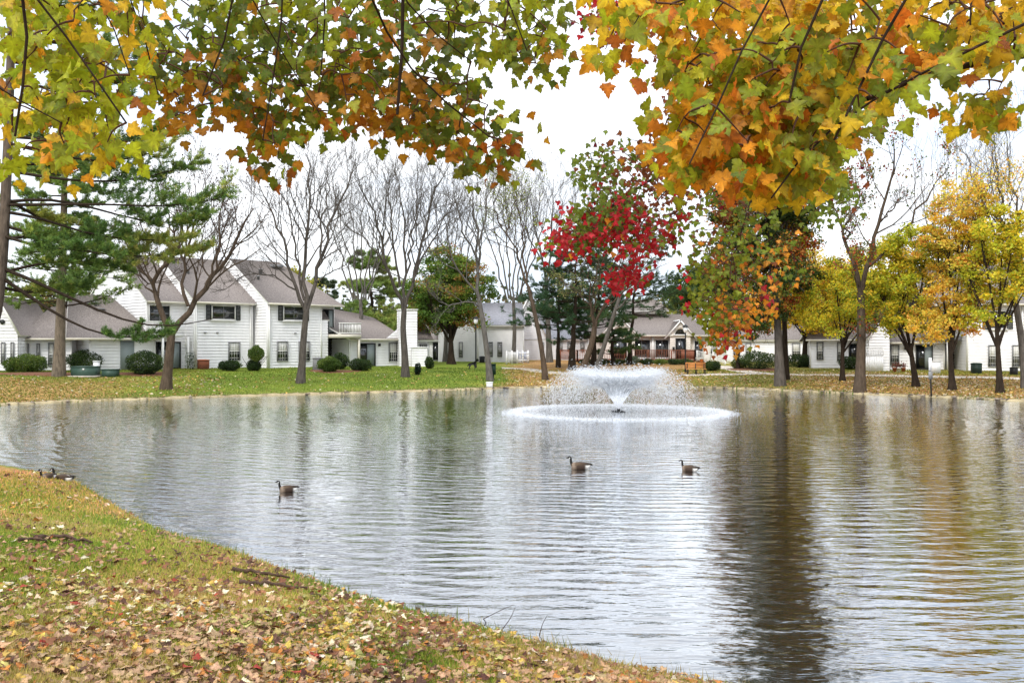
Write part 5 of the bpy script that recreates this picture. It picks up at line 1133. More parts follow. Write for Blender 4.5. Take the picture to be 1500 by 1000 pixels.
# rising sheet of water just above the nozzle: streaks
n = 1600; az = rng.random(n)*2*PI; vr = 6.3*np.cos(np.radians(62.5+rng.normal(0,1.6,n)))*1.12; vz = 6.4*np.sin(np.radians(62.5))*np.ones(n)
ts = rng.uniform(.12,.3,(n,1))+np.linspace(0, 1, 6)[None]*rng.uniform(.1,.3,(n,1)); P = np.stack([FX+vr[:,None]*ts*np.cos(az)[:,None], FY+vr[:,None]*ts*np.sin(az)[:,None], .12+vz[:,None]*ts-4.9*ts**2], 2)
b = MB(); b.tubes(P, np.linspace(.015,.005,6)[None]*np.ones((n,1)), 3); b.build('jet', fm, fo, kind='stuff')
# thin cone-shaped sheets of water, torn into streaks towards the top
shm = bpy.data.materials.new('water_sheet'); shm.use_nodes = True; t = shm.node_tree; o_ = t.nodes['Material Output']
df = t.nodes.new('ShaderNodeBsdfDiffuse'); df.inputs[0].default_value = (.97,.98,1,1); tl = t.nodes.new('ShaderNodeBsdfTranslucent'); tl.inputs[0].default_value = (.97,.98,1,1)
m1 = t.nodes.new('ShaderNodeMixShader'); m1.inputs[0].default_value = .82; t.links.new(df.outputs[0], m1.inputs[1]); t.links.new(tl.outputs[0], m1.inputs[2])
at = t.nodes.new('ShaderNodeAttribute'); at.attribute_name = 'col'; sp = t.nodes.new('ShaderNodeSeparateColor'); t.links.new(at.outputs['Color'], sp.inputs[0])
cx = t.nodes.new('ShaderNodeCombineXYZ'); t.links.new(sp.outputs[0], cx.inputs[0]); t.links.new(sp.outputs[1], cx.inputs[1]); mpg = t.nodes.new('ShaderNodeMapping'); mpg.inputs['Scale'].default_value = (90, 7, 1); t.links.new(cx.outputs[0], mpg.inputs[0])
ng = nnode(t, 1.0, 5, .75, mpg.outputs[0]); q_ = t.nodes.new('ShaderNodeMath'); q_.operation = 'SUBTRACT'; t.links.new(ng.outputs[0], q_.inputs[0]); t.links.new(sp.outputs[2], q_.inputs[1])
r_ = t.nodes.new('ShaderNodeMapRange'); r_.inputs[1].default_value = -.08; r_.inputs[2].default_value = .10; t.links.new(q_.outputs[0], r_.inputs[0])
tn = t.nodes.new('ShaderNodeBsdfTransparent'); m2 = t.nodes.new('ShaderNodeMixShader'); t.links.new(r_.outputs[0], m2.inputs[0]); t.links.new(tn.outputs[0], m2.inputs[1]); t.links.new(m1.outputs[0], m2.inputs[2]); t.links.new(m2.outputs[0], o_.inputs[0])
b = MB()
for an, v_, tmax in ((62.5,6.35,.66),):
    nr_, nz_ = 160, 26; ts = np.linspace(0, tmax, nz_); a_ = np.arange(nr_+1)/nr_*2*PI; x = v_*math.cos(math.radians(an))*1.12*ts+.03; z = .12+v_*math.sin(math.radians(an))*ts-4.9*ts**2
    wob = 1+.025*np.sin(a_*9)[None]+.02*np.sin(a_*23+1)[None]; X = FX+x[:,None]*np.cos(a_)[None]*wob; Yq = FY+x[:,None]*np.sin(a_)[None]*wob; Z = z[:,None]+0*X
    cc = np.stack([np.broadcast_to(a_/(2*PI)+an, X.shape), np.broadcast_to(ts[:,None], X.shape), np.broadcast_to((.10+.50*(ts/tmax)**1.3)[:,None], X.shape)], -1).reshape(-1,3)
    ii = (np.arange(nz_-1)[:,None]*(nr_+1)+np.arange(nr_)[None]).ravel(); b.arr(np.stack([X,Yq,Z],-1).reshape(-1,3), np.stack([ii,ii+1,ii+nr_+2,ii+nr_+1],-1), cc)
b.build('water_sheet', shm, fo, True, kind='stuff')
# foam ring where the drops land: low splashes
n = 9500; az = rng.random(n)*2*PI; rr = 4.66+rng.normal(0,.15,n)+rng.normal(0,.5,n)*(rng.random(n)<.12); P = np.stack([FX+rr*np.cos(az), FY+rr*np.sin(az), np.abs(rng.normal(0,.04,n))+.004], 1)
b = MB(); quads(b, P, .045, np.ones((n,3))*.9, .3); b.build('foam_ring', fm, fo, kind='stuff')
n = 16000; az = rng.random(n)*2*PI; rr = 5.3*np.sqrt(rng.random(n)); P = np.stack([FX+rr*np.cos(az), FY+rr*np.sin(az), np.full(n,.008)], 1)
b = MB(); quads(b, P, .03, np.ones((n,3))*.9, .7); b.build('scattered_foam', fm, fo, kind='stuff')

# ------------------------------------------------------------ geese
def goose_mesh():
    b = MB(); BK=(.012,.011,.010); WH=(.72,.70,.66); BR=(.045,.028,.019); LB=(.20,.15,.11); RM=(.62,.60,.56)
    th_ = np.arange(14)/14*2*PI
    # x forward = -X (faces left); stations: (x, z, ry, rz, colour)
    st = [(.36,.13,.012,.008,BK),(.30,.125,.045,.02,BK),(.25,.10,.07,.05,RM),(.19,.085,.095,.085,RM),(.12,.085,.115,.11,BR),(.02,.085,.13,.125,BR),(-.08,.08,.13,.125,BR),(-.16,.08,.115,.115,LB),(-.215,.095,.085,.095,LB)]
    b.loft([[(x, ry*math.cos(a), z+rz*math.sin(a)) for a in th_] for x,z,ry,rz,c in st], col=[s[4] for s in st])
    nk = [(-.185,.13,.055,LB),(-.215,.17,.042,BK),(-.232,.22,.032,BK),(-.236,.27,.028,BK),(-.240,.305,.030,BK),(-.255,.33,.034,BK),(-.278,.338,.034,BK),(-.302,.332,.026,BK),(-.32,.326,.015,BK),(-.352,.318,.009,BK),(-.362,.316,.003,BK)]
    P = np.array([(n_[0],0,n_[1]) for n_ in nk]); T = unit(np.gradient(P, axis=0)); rings = []
    for p, tt_, n_ in zip(P, T, nk):
        a_ = np.array([0,1.,0]); c_ = np.cross(tt_, a_); rings.append([p+n_[2]*(a_*math.cos(q)+c_*math.sin(q)) for q in np.arange(10)/10*2*PI])
    b.loft(rings, col=[n_[3] for n_ in nk])
    return b
def part_mesh(fn): b = MB(); fn(b); return b
GM = mesh_from('body', goose_mesh(), M['feather'], True)
def wing(s):
    b = MB(); th_ = np.arange(8)/8*2*PI
    st = [(-.14,.13,.02,.03,(.12,.085,.055)),(-.08,.135,.035,.065,(.10,.068,.042)),(.04,.14,.035,.065,(.07,.045,.03)),(.16,.15,.025,.04,(.05,.035,.025)),(.27,.155,.012,.018,(.03,.025,.02)),(.33,.155,.004,.006,(.02,.018,.015))]
    b.loft([[(x, s*(.085-.10*max(0,x))+ry*math.cos(a), z+rz*math.sin(a)) for a in th_] for x,z,ry,rz,c in st], col=[q[4] for q in st]); return mesh_from('wing', b, M['feather'], True)
WM = [wing(-1), wing(1)]
def cheek():
    b = MB(); th_ = np.arange(8)/8*2*PI
    b.loft([[(-.272+.6*r*math.cos(a), y, .322+r*math.sin(a)) for a in th_] for r,y in ((.006,-.036),(.024,-.030),(.026,0),(.024,.030),(.006,.036))], col=(.75,.74,.72)); return mesh_from('cheek_patch', b, M['feather'], True)
CM = cheek()
def goose(label, loc, rz, sc=1.0, cat='goose', group='geese on the water'):
    r = thing('goose', label, cat, loc, group); r.rotation_euler = (0,0,rz); r.scale = (sc,sc,sc)
    for nm, me in (('body',GM),('wing',WM[0]),('wing',WM[1]),('cheek_patch',CM)):
        o = bpy.data.objects.new(nm, me); COL.objects.link(o); o.parent = r
    return r
def wpt(px, py): return np.array([(px-750)/(py-HZ)*EYE, EYE*F/(py-HZ), -.012])
goose('goose swimming nearest the grassy bank at left, head to the left', wpt(421,720), math.radians(28), .70)
goose('brown goose with white breast swimming in the middle, left of the other middle one', wpt(849,687), math.radians(3), .90)
goose('goose swimming below the right side of the fountain, furthest right', wpt(1010,690), math.radians(-30), .76)
gq = gp(88,703); goose('goose resting on the grass tip of the near bank with head low', gq+[0,.1,-.06], math.radians(-5), .82, group='geese resting on the bank')
gq = gp(60,700); goose('second goose resting on the bank tip, further left and facing away', gq+[0,.25,-.08], math.radians(70), .68, group='geese resting on the bank')

# ------------------------------------------------------------ leaves: shapes
def leaf_shape(k):
    r = np.random.default_rng(100+k)
    half = [(.10,-.06),(.30,-.09),(.33,.04),(.47,.08),(.62,.32),(.47,.36),(.43,.52),(.26,.46),(.31,.63),(.20,.69),(.14,.84)]
    pts = [(0,0)]+half+[(0,1.02)]+[(-x,y) for x,y in half[::-1]]
    P = np.array(pts)*[1,1]; P += r.normal(size=P.shape)*.022; c_ = np.array([[0,.33]])
    P = np.concatenate([c_, P]); z = -.42*P[:,0]**2*r.uniform(-1,2)-.32*(P[:,1]-.3)**2*r.uniform(-1,2)+.16*np.abs(P[:,0])*r.uniform(-1,2)+r.normal(size=len(P))*.035
    V = np.concatenate([P-[0,.3], z[:,None]], 1); n = len(V)
    Fc = [[0,1+i,1+(i+1)%(n-1)] for i in range(n-1)]
    # stalk
    s = [[-.012,-.3,0],[.012,-.3,0],[.03,-.72,.06],[.012,-.72,.06]]
    V = np.concatenate([V, s]); Fc += [[n,n+1,n+2],[n,n+2,n+3]]
    return V.astype(float), np.array(Fc)
LS = [leaf_shape(k) for k in range(10)]
VF = np.ones(len(LS[0][0])); VF[:] = .80; VF[0] = 1.22; VF[[1,3,6,9,12,15,18,21]] = 1.15; VF = VF[:,None]
def rotm(yax, nrm):
    y = unit(yax); z = nrm-(nrm*y).sum(-1,keepdims=True)*y; z = unit(z); x = np.cross(y, z)
    return np.stack([x, y, z], -1)
def place_leaves(root, pos, ydir, nrm, size, cols, m, single_idx, part, stuff, stalk=(.30,.12,.04)):
    n = len(pos); R = rotm(ydir, nrm); k = rng.integers(0, 10, n)
    singles = np.zeros(n, bool); singles[single_idx] = True
    b = MB()
    for s in range(10):
        V, Fc = LS[s]; sel = np.where((k == s) & ~singles)[0]
        if not len(sel): continue
        W = np.einsum('nij,vj->nvi', R[sel], V)*size[sel][:,None,None]+pos[sel][:,None]
        q = np.arange(len(sel))[:,None,None]*len(V)+Fc[None]
        cc_ = np.repeat(cols[sel][:,None], len(V), 1)*(1+rng.normal(size=(len(sel),len(V),1))*.16); cc_ = cc_*VF[None]; cc_[:,-4:] = stalk
        b.arr(W.reshape(-1,3), q.reshape(-1,3), np.clip(cc_.reshape(-1,3),0,1))
    if b.n: b.build(stuff, m, root, kind='stuff')
    # individually built leaves share 10 shapes x 5 colours
    if len(single_idx):
        cs = cols[single_idx]; lum = cs @ np.array([1.,-1.6,.3]); qs = np.digitize(lum, np.quantile(lum, [.17,.33,.5,.67,.83])); meshes = {}
        for i, kk, cc in zip(single_idx, k[single_idx], qs):
            kk = int(kk) % 10
            if (kk,cc) not in meshes:
                V, Fc = LS[kk]; mb = MB(); c0 = cs[(qs == cc)][rng.integers(0, (qs == cc).sum())]; cv = np.tile(c0, (len(V),1))*(1+rng.normal(size=(len(V),1))*.16); cv = cv*VF; cv[-4:] = stalk
                mb.arr(V, Fc, np.clip(cv,0,1)); meshes[(kk,cc)] = mesh_from(part, mb, m)
            o = bpy.data.objects.new(part, meshes[(kk,cc)]); COL.objects.link(o)
            from mathutils import Matrix
            o.rotation_mode = 'QUATERNION'; o.rotation_quaternion = Matrix(R[i].tolist()).to_quaternion(); o.scale = (float(size[i]),)*3
            if root is not None:
                o.parent = root; o.location = Vector(pos[i])-root.location
            else: o.location = pos[i]

# ------------------------------------------------------------ near maples: boughs hanging into the view
def inpoly(x, y, poly):
    P = np.array(poly, float); ins = np.zeros(len(x), bool)
    for a, c in zip(P, np.roll(P, -1, 0)):
        cnd = ((a[1] > y) != (c[1] > y)); xi = (c[0]-a[0])*(y-a[1])/(c[1]-a[1]+1e-12)+a[0]; ins ^= cnd & (x < xi)
    return ins
def nearer(st, k, w): return [([(p[0], p[1], p[2]*k) for p in pts], r*w) for pts, r in st]
def near_tree(name, label, base, crotch, strokes, regions, ncl, per, lsize, colfn, bark, r0, nsingle=300, spread=.16, facing=.9, cat='tree', shift=(.90,1.25)):
    """strokes: [(px,py,Y)...] limbs; regions: [(poly, weight, y0, y1)] where shoots end"""
    bz = G(base[0], base[1]); root = thing(name, label, cat, (base[0],base[1],bz))
    tp = resample([(base[0],base[1],bz-.3),((base[0]+crotch[0])/2+.05,(base[1]+crotch[1])/2,(bz+crotch[2])/2),crotch,(crotch[0]*1.02,crotch[1],crotch[2]+2.5)], 12)
    b = MB(); b.tubes(tp, flare(tp, np.linspace(r0, r0*.55, 12)), 14, bark); b.build('trunk', M['bark'], root, True)
    nodes = []
    for pts, r in nearer(strokes, *shift):
        W = np.array([D(*p) for p in pts]); cr_ = np.array(crotch, float)
        d = W[0]-cr_; lead = [cr_, cr_+d*.35+[0,0,.25*np.linalg.norm(d)*.4], cr_+d*.75+[0,0,.1]]
        lp = resample(np.concatenate([lead, W]), 26); rr = np.concatenate([np.linspace(r*1.9, r, 8), np.linspace(r, r*.35, 18)])
        b = MB(); b.tubes(lp, rr, 7, bark); b.build('limb', M['bark'], root, True); nodes.append(lp[9:])
    nodes = np.concatenate(nodes); att = []; 
    for poly, wgt, y0, y1 in regions:
        P = np.array(poly); m_ = int(ncl*wgt); got = 0
        while got < m_:
            x = rng.uniform(P[:,0].min(), P[:,0].max(), 400); y = rng.uniform(P[:,1].min(), P[:,1].max(), 400); k = inpoly(x, y, poly)
            for xx, yy in zip(x[k], y[k]):
                if got >= m_: break
                att.append(D(xx, yy, rng.uniform(y0, y1))); got += 1
    att = np.array(att); dm = np.array([np.linalg.norm(nodes-a_, axis=1).min() for a_ in att]); tw = MB(); cl = []
    for k in np.argsort(dm):
        a_ = att[k]; dist = np.linalg.norm(nodes-a_, axis=1)+.35*np.maximum(0, a_[2]-nodes[:,2]); j = np.argmin(dist); s_ = nodes[j]; L = np.linalg.norm(a_-s_)
        mid = (s_+a_)/2+rng.normal(size=3)*.09*L+[0,0,.10*L]; lp = resample([s_, mid, a_], 7)
        tw.tubes(lp, np.linspace(.0040+.0045*min(L,1.2)**.7, .0024, 7)*(1 if bark is not BARK_D else 1), 4, (.085,.045,.03)); nodes = np.concatenate([nodes, lp[2:]]); cl.append((a_, unit(a_-s_), lp[-3:]))
    tw.build('twigs', M['twig'], root, kind='stuff')
    pos, yd, nr = [], [], []
    for a_, d_, lp in cl:
        m_ = rng.integers(per[0], per[1]+1)
        for q in range(m_):
            p = lp[rng.integers(0,3)]; dirn = unit(d_*.5+rng.normal(size=3)*[.75,.6,.5]+[0,0,-.55]); 
            c_ = p+dirn*(.72*lsize+rng.random()*spread); nn = np.array([rng.normal()*.55, -facing*rng.choice([1,1,-1]), rng.normal()*.5+.25])
            pos.append(c_); yd.append(unit(dirn*.5+[0,0,-.6]+rng.normal(size=3)*.35)); nr.append(unit(nn))
    pos = np.array(pos); yd = np.array(yd); nr = np.array(nr); sz = lsize*rng.uniform(.62,1.22,len(pos))
    pxx = 750+F*pos[:,0]/pos[:,1]; pyy = HZ-F*(pos[:,2]-EYE)/pos[:,1]; cols = colfn(pxx, pyy, pos)
    vis = (pxx > 0) & (pxx < 1500) & (pyy > 0); score = np.where(vis, sz/pos[:,1], 0); idx = np.argsort(-score)[:min(nsingle, int(vis.sum()))]
    place_leaves(root, pos, yd, nr, sz, cols, M['maple'], idx, 'leaf', 'foliage')
    return root
YGR = np.array([.40,.44,.02]); GRE = np.array([.25,.30,.02]); DGR = np.array([.14,.19,.02]); YLW = np.array([.74,.50,.025]); ORG = np.array([.70,.31,.02]); DOR = np.array([.55,.17,.02]); RED = np.array([.42,.012,.020]); DRE = np.array([.14,.010,.016]); RST = np.array([.20,.06,.02])
def mixcol(tab, n, P, sc=1.6, pw=1.0):
    """tab: [(colour, weight array)]; neighbours on a shoot turn together"""
    Wt = np.stack([np.broadcast_to(w_, (n,)) for _, w_ in tab], 1).astype(float)
    ph = np.stack([np.sin(P[:,0]*sc*(1+.3*k)*2.3+k*2)+np.sin(P[:,2]*sc*2.6+k*1.3+P[:,1]) for k in range(len(tab))], 1)
    Wt *= np.exp(pw*ph); Wt /= Wt.sum(1, keepdims=True); u_ = rng.random(n)[:,None]; k = (np.cumsum(Wt, 1) < u_).sum(1).clip(0, len(tab)-1)
    C_ = np.array([c_ for c_, _ in tab])[k]; k2 = rng.permutation(n); return np.clip(C_*rng.uniform(.72,1.25,(n,1))*rng.uniform(.92,1.08,(n,3)), 0, .95)
near_tree('maple_tree', 'yellow green maple bough hanging in the top left corner', (-3.6,-.6), (-3.3,-.3,4.6),
    [([(48,-60,3.9),(44,40,3.9),(40,110,3.95),(22,200,4.0)],.011),([(20,-60,3.8),(95,50,3.9),(150,130,3.9),(185,180,4.0)],.008),([(120,-60,4.2),(175,40,4.2),(190,110,4.2)],.006),([(-40,100,3.9),(30,160,3.9),(90,180,4.0)],.006)],
    [([(0,-40),(205,-40),(215,60),(185,105),(175,150),(165,225),(120,225),(60,225),(30,235),(0,225)],1,3.7,4.5),([(-220,-260),(220,-260),(200,-30),(-30,-10),(-60,200),(-220,200)],.45,3.6,4.8)],
    92, (3,6), .078, lambda x,y,P: mixcol([(YGR,1.5),(YLW,.55+.9*(y>190)),(GRE,.45),(ORG,.10)],len(x),P), BARK_D, .30)
near_tree('maple_tree', 'green and orange maple boughs hanging down in the top middle', (-1.6,-3.2), (-1.2,-2.2,5.6),
    [([(596,-80,5.0),(593,60,5.0),(590,110,5.0),(582,168,5.05)],.017),([(590,112,5.0),(625,130,5.0),(668,165,5.1),(716,200,5.2)],.009),([(360,-60,5.1),(355,20,5.1),(330,90,5.1),(297,140,5.1)],.010),
     ([(430,-60,5.2),(425,0,5.2),(402,70,5.2),(398,130,5.3),(385,205,5.3)],.008),([(170,-60,4.9),(190,5,4.9),(215,52,4.9),(251,85,4.9),(250,115,4.9),(232,140,4.9)],.007),([(485,-60,5.3),(478,40,5.3),(470,110,5.3)],.009),([(725,-60,5.3),(740,10,5.3),(760,40,5.3),(772,75,5.3)],.008),([(600,40,5.0),(640,55,5.1),(690,90,5.3)],.007),([(402,70,5.2),(440,110,5.2),(470,170,5.3)],.006)],
    [([(200,-30),(820,-30),(812,60),(770,85),(690,50),(640,70),(560,60),(520,45),(470,80),(430,95),(360,60),(300,70),(240,100),(200,60)],1.0,4.7,5.7),
     ([(590,90),(640,110),(700,110),(740,150),(765,215),(725,225),(700,215),(640,215),(590,195),(565,190)],.40,4.8,5.5),([(440,60),(560,60),(590,100),(560,180),(520,150),(490,190),(450,180),(430,100)],.34,4.8,5.6),
     ([(340,60),(430,80),(440,150),(425,205),(430,250),(385,240),(350,205),(345,190),(330,120)],.34,4.9,5.5),([(230,90),(330,80),(330,150),(290,160),(255,185),(235,170)],.16,4.7,5.3),
     ([(760,50),(815,55),(825,95),(790,110),(760,80)],.05,5.0,5.5),([(690,215),(760,220),(725,250)],.05,5,5.4),([(150,-300),(850,-300),(850,-40),(150,-40)],.6,4.6,6.5)],
    190, (3,5), .068, lambda x,y,P: .72*mixcol([(GRE,1.2),(YGR,.75),(DGR,.8),(ORG*.8,.25+1.6*np.clip((y-120)/110,0,1)*(x<480)+.35*(y>120)),(DOR,.12+.9*np.clip((y-170)/80,0,1)*(x<480))],len(x),P), BARK_D, .34)
near_tree('maple_tree', 'golden orange maple with thick arching limb filling the top right', (5.2,.6), (4.9,.9,5.0),
    [([(1580,70,4.2),(1500,85,4.1),(1430,92,4.1),(1370,95,4.1),(1310,130,4.0),(1270,145,4.0)],.024),([(1210,-60,3.6),(1195,0,3.6),(1170,42,3.6),(1158,75,3.6),(1156,150,3.7)],.010),([(1330,-60,3.7),(1320,0,3.7),(1290,70,3.7),(1258,130,3.7),(1240,180,3.7),(1222,205,3.7)],.010),
     ([(1130,-60,3.6),(1100,40,3.6),(1075,100,3.6),(1050,180,3.6),(1010,240,3.6)],.007),([(960,-60,3.9),(930,20,3.9),(915,60,3.9)],.005),([(1270,145,4.0),(1200,200,3.9),(1150,240,3.9),(1130,290,3.8)],.008),([(1430,-60,4.1),(1400,20,4.1),(1420,70,4.1)],.008)],
    [([(900,-30),(1500,-30),(1500,55),(1440,75),(1320,100),(1290,150),(1230,180),(1200,240),(1170,252),(1120,255),(1080,225),(1040,250),(985,235),(960,200),(1000,130),(1020,70),(960,45),(905,40)],1.0,3.3,4.5),
     ([(1020,60),(1250,60),(1230,180),(1150,260),(1080,220),(990,240),(965,200)],.5,3.3,4.2),([(1380,100),(1440,110),(1480,150),(1420,165),(1385,145)],.035,4.0,4.4),([(880,50),(930,60),(910,85),(885,80)],.015,3.8,4.2),([(1080,225),(1200,225),(1190,262),(1160,268),(1110,250)],.06,3.5,4.1),([(850,-330),(1700,-330),(1700,40),(1520,40),(1500,-40),(850,-40)],.5,3.3,6)],
    235, (5,8), .072, lambda x,y,P: mixcol([(YGR*.9,.8+0*x),(GRE,.25+.7*(x>1180)),(DGR,.06+.7*(x>1260)),(np.array([.64,.42,.02]),2.0),(ORG,.35+3.0*np.clip((y-130)/90,0,1)*(x<1130)+1.0*np.clip((y-170)/60,0,1)),(DOR,.10)],len(x),P), BARK_D, .36)
near_tree('red_maple', 'scarlet maple boughs reaching in from the right below the golden leaves', (8.6,1.7), (8.0,3.0,6.4),
    [([(1180,150,8.6),(1100,180,8.6),(1020,220,8.6),(940,270,8.7),(880,310,8.8),(835,350,8.9)],.026),([(1020,220,8.6),(960,215,8.7),(905,215,8.8),(862,225,8.9)],.014),([(980,245,8.6),(960,300,8.7),(930,350,8.7),(900,385,8.8)],.013),([(1120,190,8.6),(1110,260,8.5),(1090,330,8.5),(1070,390,8.5)],.014)],
    [([(825,335),(860,300),(905,275),(940,290),(920,330),(880,345),(840,365),(800,355)],.55,8.2,9.3),([(850,215),(920,205),(1010,215),(1010,290),(940,280),(880,290),(845,280)],.30,8.2,9.3),([(900,300),(1005,300),(990,345),(940,365),(905,370)],.2,8.2,9.2),([(895,395),(920,380),(935,400),(905,412)],.06,8.5,9),
     ([(860,0),(905,0),(900,35),(870,40)],.10,8.3,9.2),([(985,55),(1010,60),(1000,150),(985,140)],.12,8.4,9),([(1020,290),(1120,290),(1150,380),(1120,460),(1060,470),(1020,430),(1010,340)],.34,8.0,9.2),([(1000,170),(1200,170),(1210,290),(1020,290)],.25,8.2,9.4),([(1180,240),(1260,240),(1250,300),(1200,320)],.14,8.2,9.2),([(1020,440),(1080,420),(1090,500),(1040,500)],.18,8.2,9.2)],
    300, (5,9), .050, lambda x,y,P: mixcol([(RED,.02+.12*(x<1010)+2.2*np.clip(1-np.abs(x-870)/120,0,1)*(y>280)+.9*(x<1010)*(y>260)),(DRE,.3+.5*(x<1010)),(RST,.8),(DGR*1.0,.9*(x>840)+.8*(y<290)),(GRE*.7,.3+.2*(x>1010)),(np.array([.62,.24,.02]),.05+1.3*(x>1010)*(y>270)),(np.array([.50,.13,.02]),.6*(x>1010)*(y>300))],len(x),P,.7,2.0), BARK_D, .28, nsingle=300, spread=.22, shift=(1,1))

# ------------------------------------------------------------ near bank: fallen leaves, grass, roots
def bank_points(n, y0=690, y1=1080, pw=1.0, x1=1120):
    x = rng.uniform(-160, x1, n*3); y = y0+(y1-y0)*rng.random(n*3)**pw
    z0 = .9; Yv = np.full(len(x), 6.0)
    for _ in range(14): X = (x-750)/F*Yv; h_ = height(X, Yv); Yv = .5*Yv+.5*np.clip((EYE-h_)*F/np.maximum(y-HZ,1), 2.5, 26)
    X = (x-750)/F*Yv; h_ = height(X, Yv); d_ = sdist(X, Yv); ok = (d_ > .05) & (Yv < 25) & (Yv > 2.6)
    ok &= np.abs(EYE-h_-Yv*(y-HZ)/F) < .06
    X, Yv, h_, d_, x, y = [q[ok][:n] for q in (X, Yv, h_, d_, x, y)]
    return X, Yv, h_, d_, x, y
X, Yv, h_, d_, x_, y_ = bank_points(26000, pw=1.15)
dens = .30+.70*np.clip((y_-800)/90, 0, 1)*np.clip((x_+150)/420+.35, .45, 1) ; dens = np.maximum(dens, np.exp(-((d_-.5)/.6)**2)*.9*(y_ > 780)); dens = np.maximum(dens, .8*np.exp(-((y_-795)/14.)**2)*(x_ < 200)); dens = np.where(y_ < 740, .45, dens)
patch = hnoise(X*1.7, Yv*1.7)*.28; ok = rng.random(len(X)) < np.clip(dens+1.5*patch, .05, 1)*.66
X, Yv, h_, d_, x_, y_ = [q[ok] for q in (X, Yv, h_, d_, x_, y_)]; n = len(X); print('fallen leaves', n)
sz = .026+.058*rng.random(n)**1.5*np.where(y_ < 780, 1.1, 1); pos = np.stack([X, Yv, h_+.012+rng.random(n)*.028], 1)
yd = unit(np.stack([rng.normal(size=n), rng.normal(size=n), rng.normal(size=n)*.28], 1)); nr = unit(np.stack([rng.normal(size=n)*.42, rng.normal(size=n)*.42-.1, np.ones(n)], 1))
LT = [(np.array([.40,.25,.14]),1.7),(np.array([.45,.28,.15]),1.5),(np.array([.23,.10,.05]),1.7),(np.array([.64,.52,.36]),.5),(np.array([.48,.33,.07]),.3),(np.array([.42,.17,.04]),.5),(np.array([.10,.045,.03]),2.0),(np.array([.26,.035,.02]),.13),(np.array([.38,.33,.11]),.5)]
cols = mixcol(LT, n, pos, .9); score = sz/Yv*np.where((x_ > 0) & (x_ < 1500) & (y_ < 1000), 1, 0); idx = np.argsort(-score)[:300]
place_leaves(ground, pos, yd, nr, sz, cols, M['litter'], idx, 'fallen_leaf', 'leaf_litter', stalk=(.25,.12,.06))
# grass blades
X, Yv, h_, d_, x_, y_ = bank_points(330000, pw=1.0)
litd = np.clip((y_-800)/120, 0, 1)*np.clip((x_+100)/500, 0, 1); keep = rng.random(len(X)) < np.clip(.95-.5*litd-.28*hnoise(X*1.7, Yv*1.7), .12, 1)
X, Yv, h_, d_, x_, y_ = [q[keep] for q in (X, Yv, h_, d_, x_, y_)]; n = len(X); print('blades', n)
P = np.stack([X, Yv, h_-.005], 1); L = rng.uniform(.025,.062,n)*(1+.5*np.exp(-d_/.25))*(1+.25*(Yv > 12)); wd_ = rng.uniform(.0022,.0042,n)*(1+Yv*.10)
a_ = rng.random(n)*2*PI; side = np.stack([np.cos(a_),np.sin(a_),0*a_],1); tip = unit(np.stack([rng.normal(size=n)*.5,rng.normal(size=n)*.5,np.ones(n)],1))
q = np.arange(n)*3; gcol = pal(P, [((.13,.21,.02),2.8),((.25,.32,.03),3),((.44,.40,.07),3),((.50,.36,.13),1.8)], .9, .35)
dry = (np.clip((775-y_)/40, 0, 1)*rng.random(n) > .35)[:,None]; gcol = np.where(dry, gcol*[1.5,1.0,1.4]+[.06,.02,.01], gcol)
b = MB(); b.arr(np.stack([P-side*wd_[:,None], P+side*wd_[:,None], P+tip*L[:,None]],1).reshape(-1,3), np.stack([q,q+1,q+2],1), np.repeat(gcol,3,0)); b.build('grass', M['blade'], kind='stuff')
# far bank: short tufts and scattered leaves that catch the light
n = 70000; x_ = rng.uniform(-60, 1560, n); Yv = rng.uniform(44, 84, n); X = (x_-750)/F*Yv; d_ = sdist(X, Yv); h_ = height(X, Yv, d_)
wq = np.where((x_ < 330), .30, np.where(x_ < 735, .06, np.where(x_ < 850, .5, np.where(x_ < 1150, .5, .95)))); ok = (d_ > .1) & (d_ < 17) & (rng.random(n) < wq*np.exp(-np.maximum(d_-9,0)/3)); X, Yv, h_ = X[ok], Yv[ok], h_[ok]; n = len(X)
P = np.stack([X,Yv,h_+.03],1); b = MB(); quads(b, P, .15, pal(P, [((.45,.27,.10),2),((.30,.15,.06),1.5),((.60,.40,.10),1.5),((.62,.52,.36),.8)], .3, .5), .65); b.build('scattered_leaves', M['litter'], kind='stuff')
n = 120000; x_ = rng.uniform(-60, 1560, n); Yv = 44+34*rng.random(n); X = (x_-750)/F*Yv; d_ = sdist(X, Yv); h_ = height(X, Yv, d_); ok = (d_ > .15) & (d_ < 20); X, Yv, h_ = X[ok], Yv[ok], h_[ok]; x_ = x_[ok]; n = len(X)
P = np.stack([X,Yv,h_-.01],1); a_ = rng.random(n)*2*PI; side = np.stack([np.cos(a_),np.sin(a_),0*a_],1)*.035; tip = unit(np.stack([rng.normal(size=n)*.4,rng.normal(size=n)*.4,np.ones(n)],1))*rng.uniform(.05,.12,(n,1)); q = np.arange(n)*3
gp_ = [((.10,.16,.018),3),((.15,.22,.022),3),((.23,.27,.04),2)]; gc = pal(P, gp_, .25, .3); gc = np.where((x_ < 300)[:,None] | (x_ > 740)[:,None], gc*[1.25,.95,1.1], gc)
b = MB(); b.arr(np.stack([P-side,P+side,P+tip],1).reshape(-1,3), np.stack([q,q+1,q+2],1), np.repeat(gc,3,0)); b.build('lawn_grass', M['blade'], kind='stuff')
n = 900; tt_ = rng.random(n)*(len(SHS)); i_ = tt_.astype(int); A_ = SHS[i_]; B_ = SHS[(i_+1) % len(SHS)]; Pq = A_+(B_-A_)*(tt_-i_)[:,None]+rng.normal(size=(n,2))*.10; Pq = Pq[Pq[:,1] > 30]; n = len(Pq)
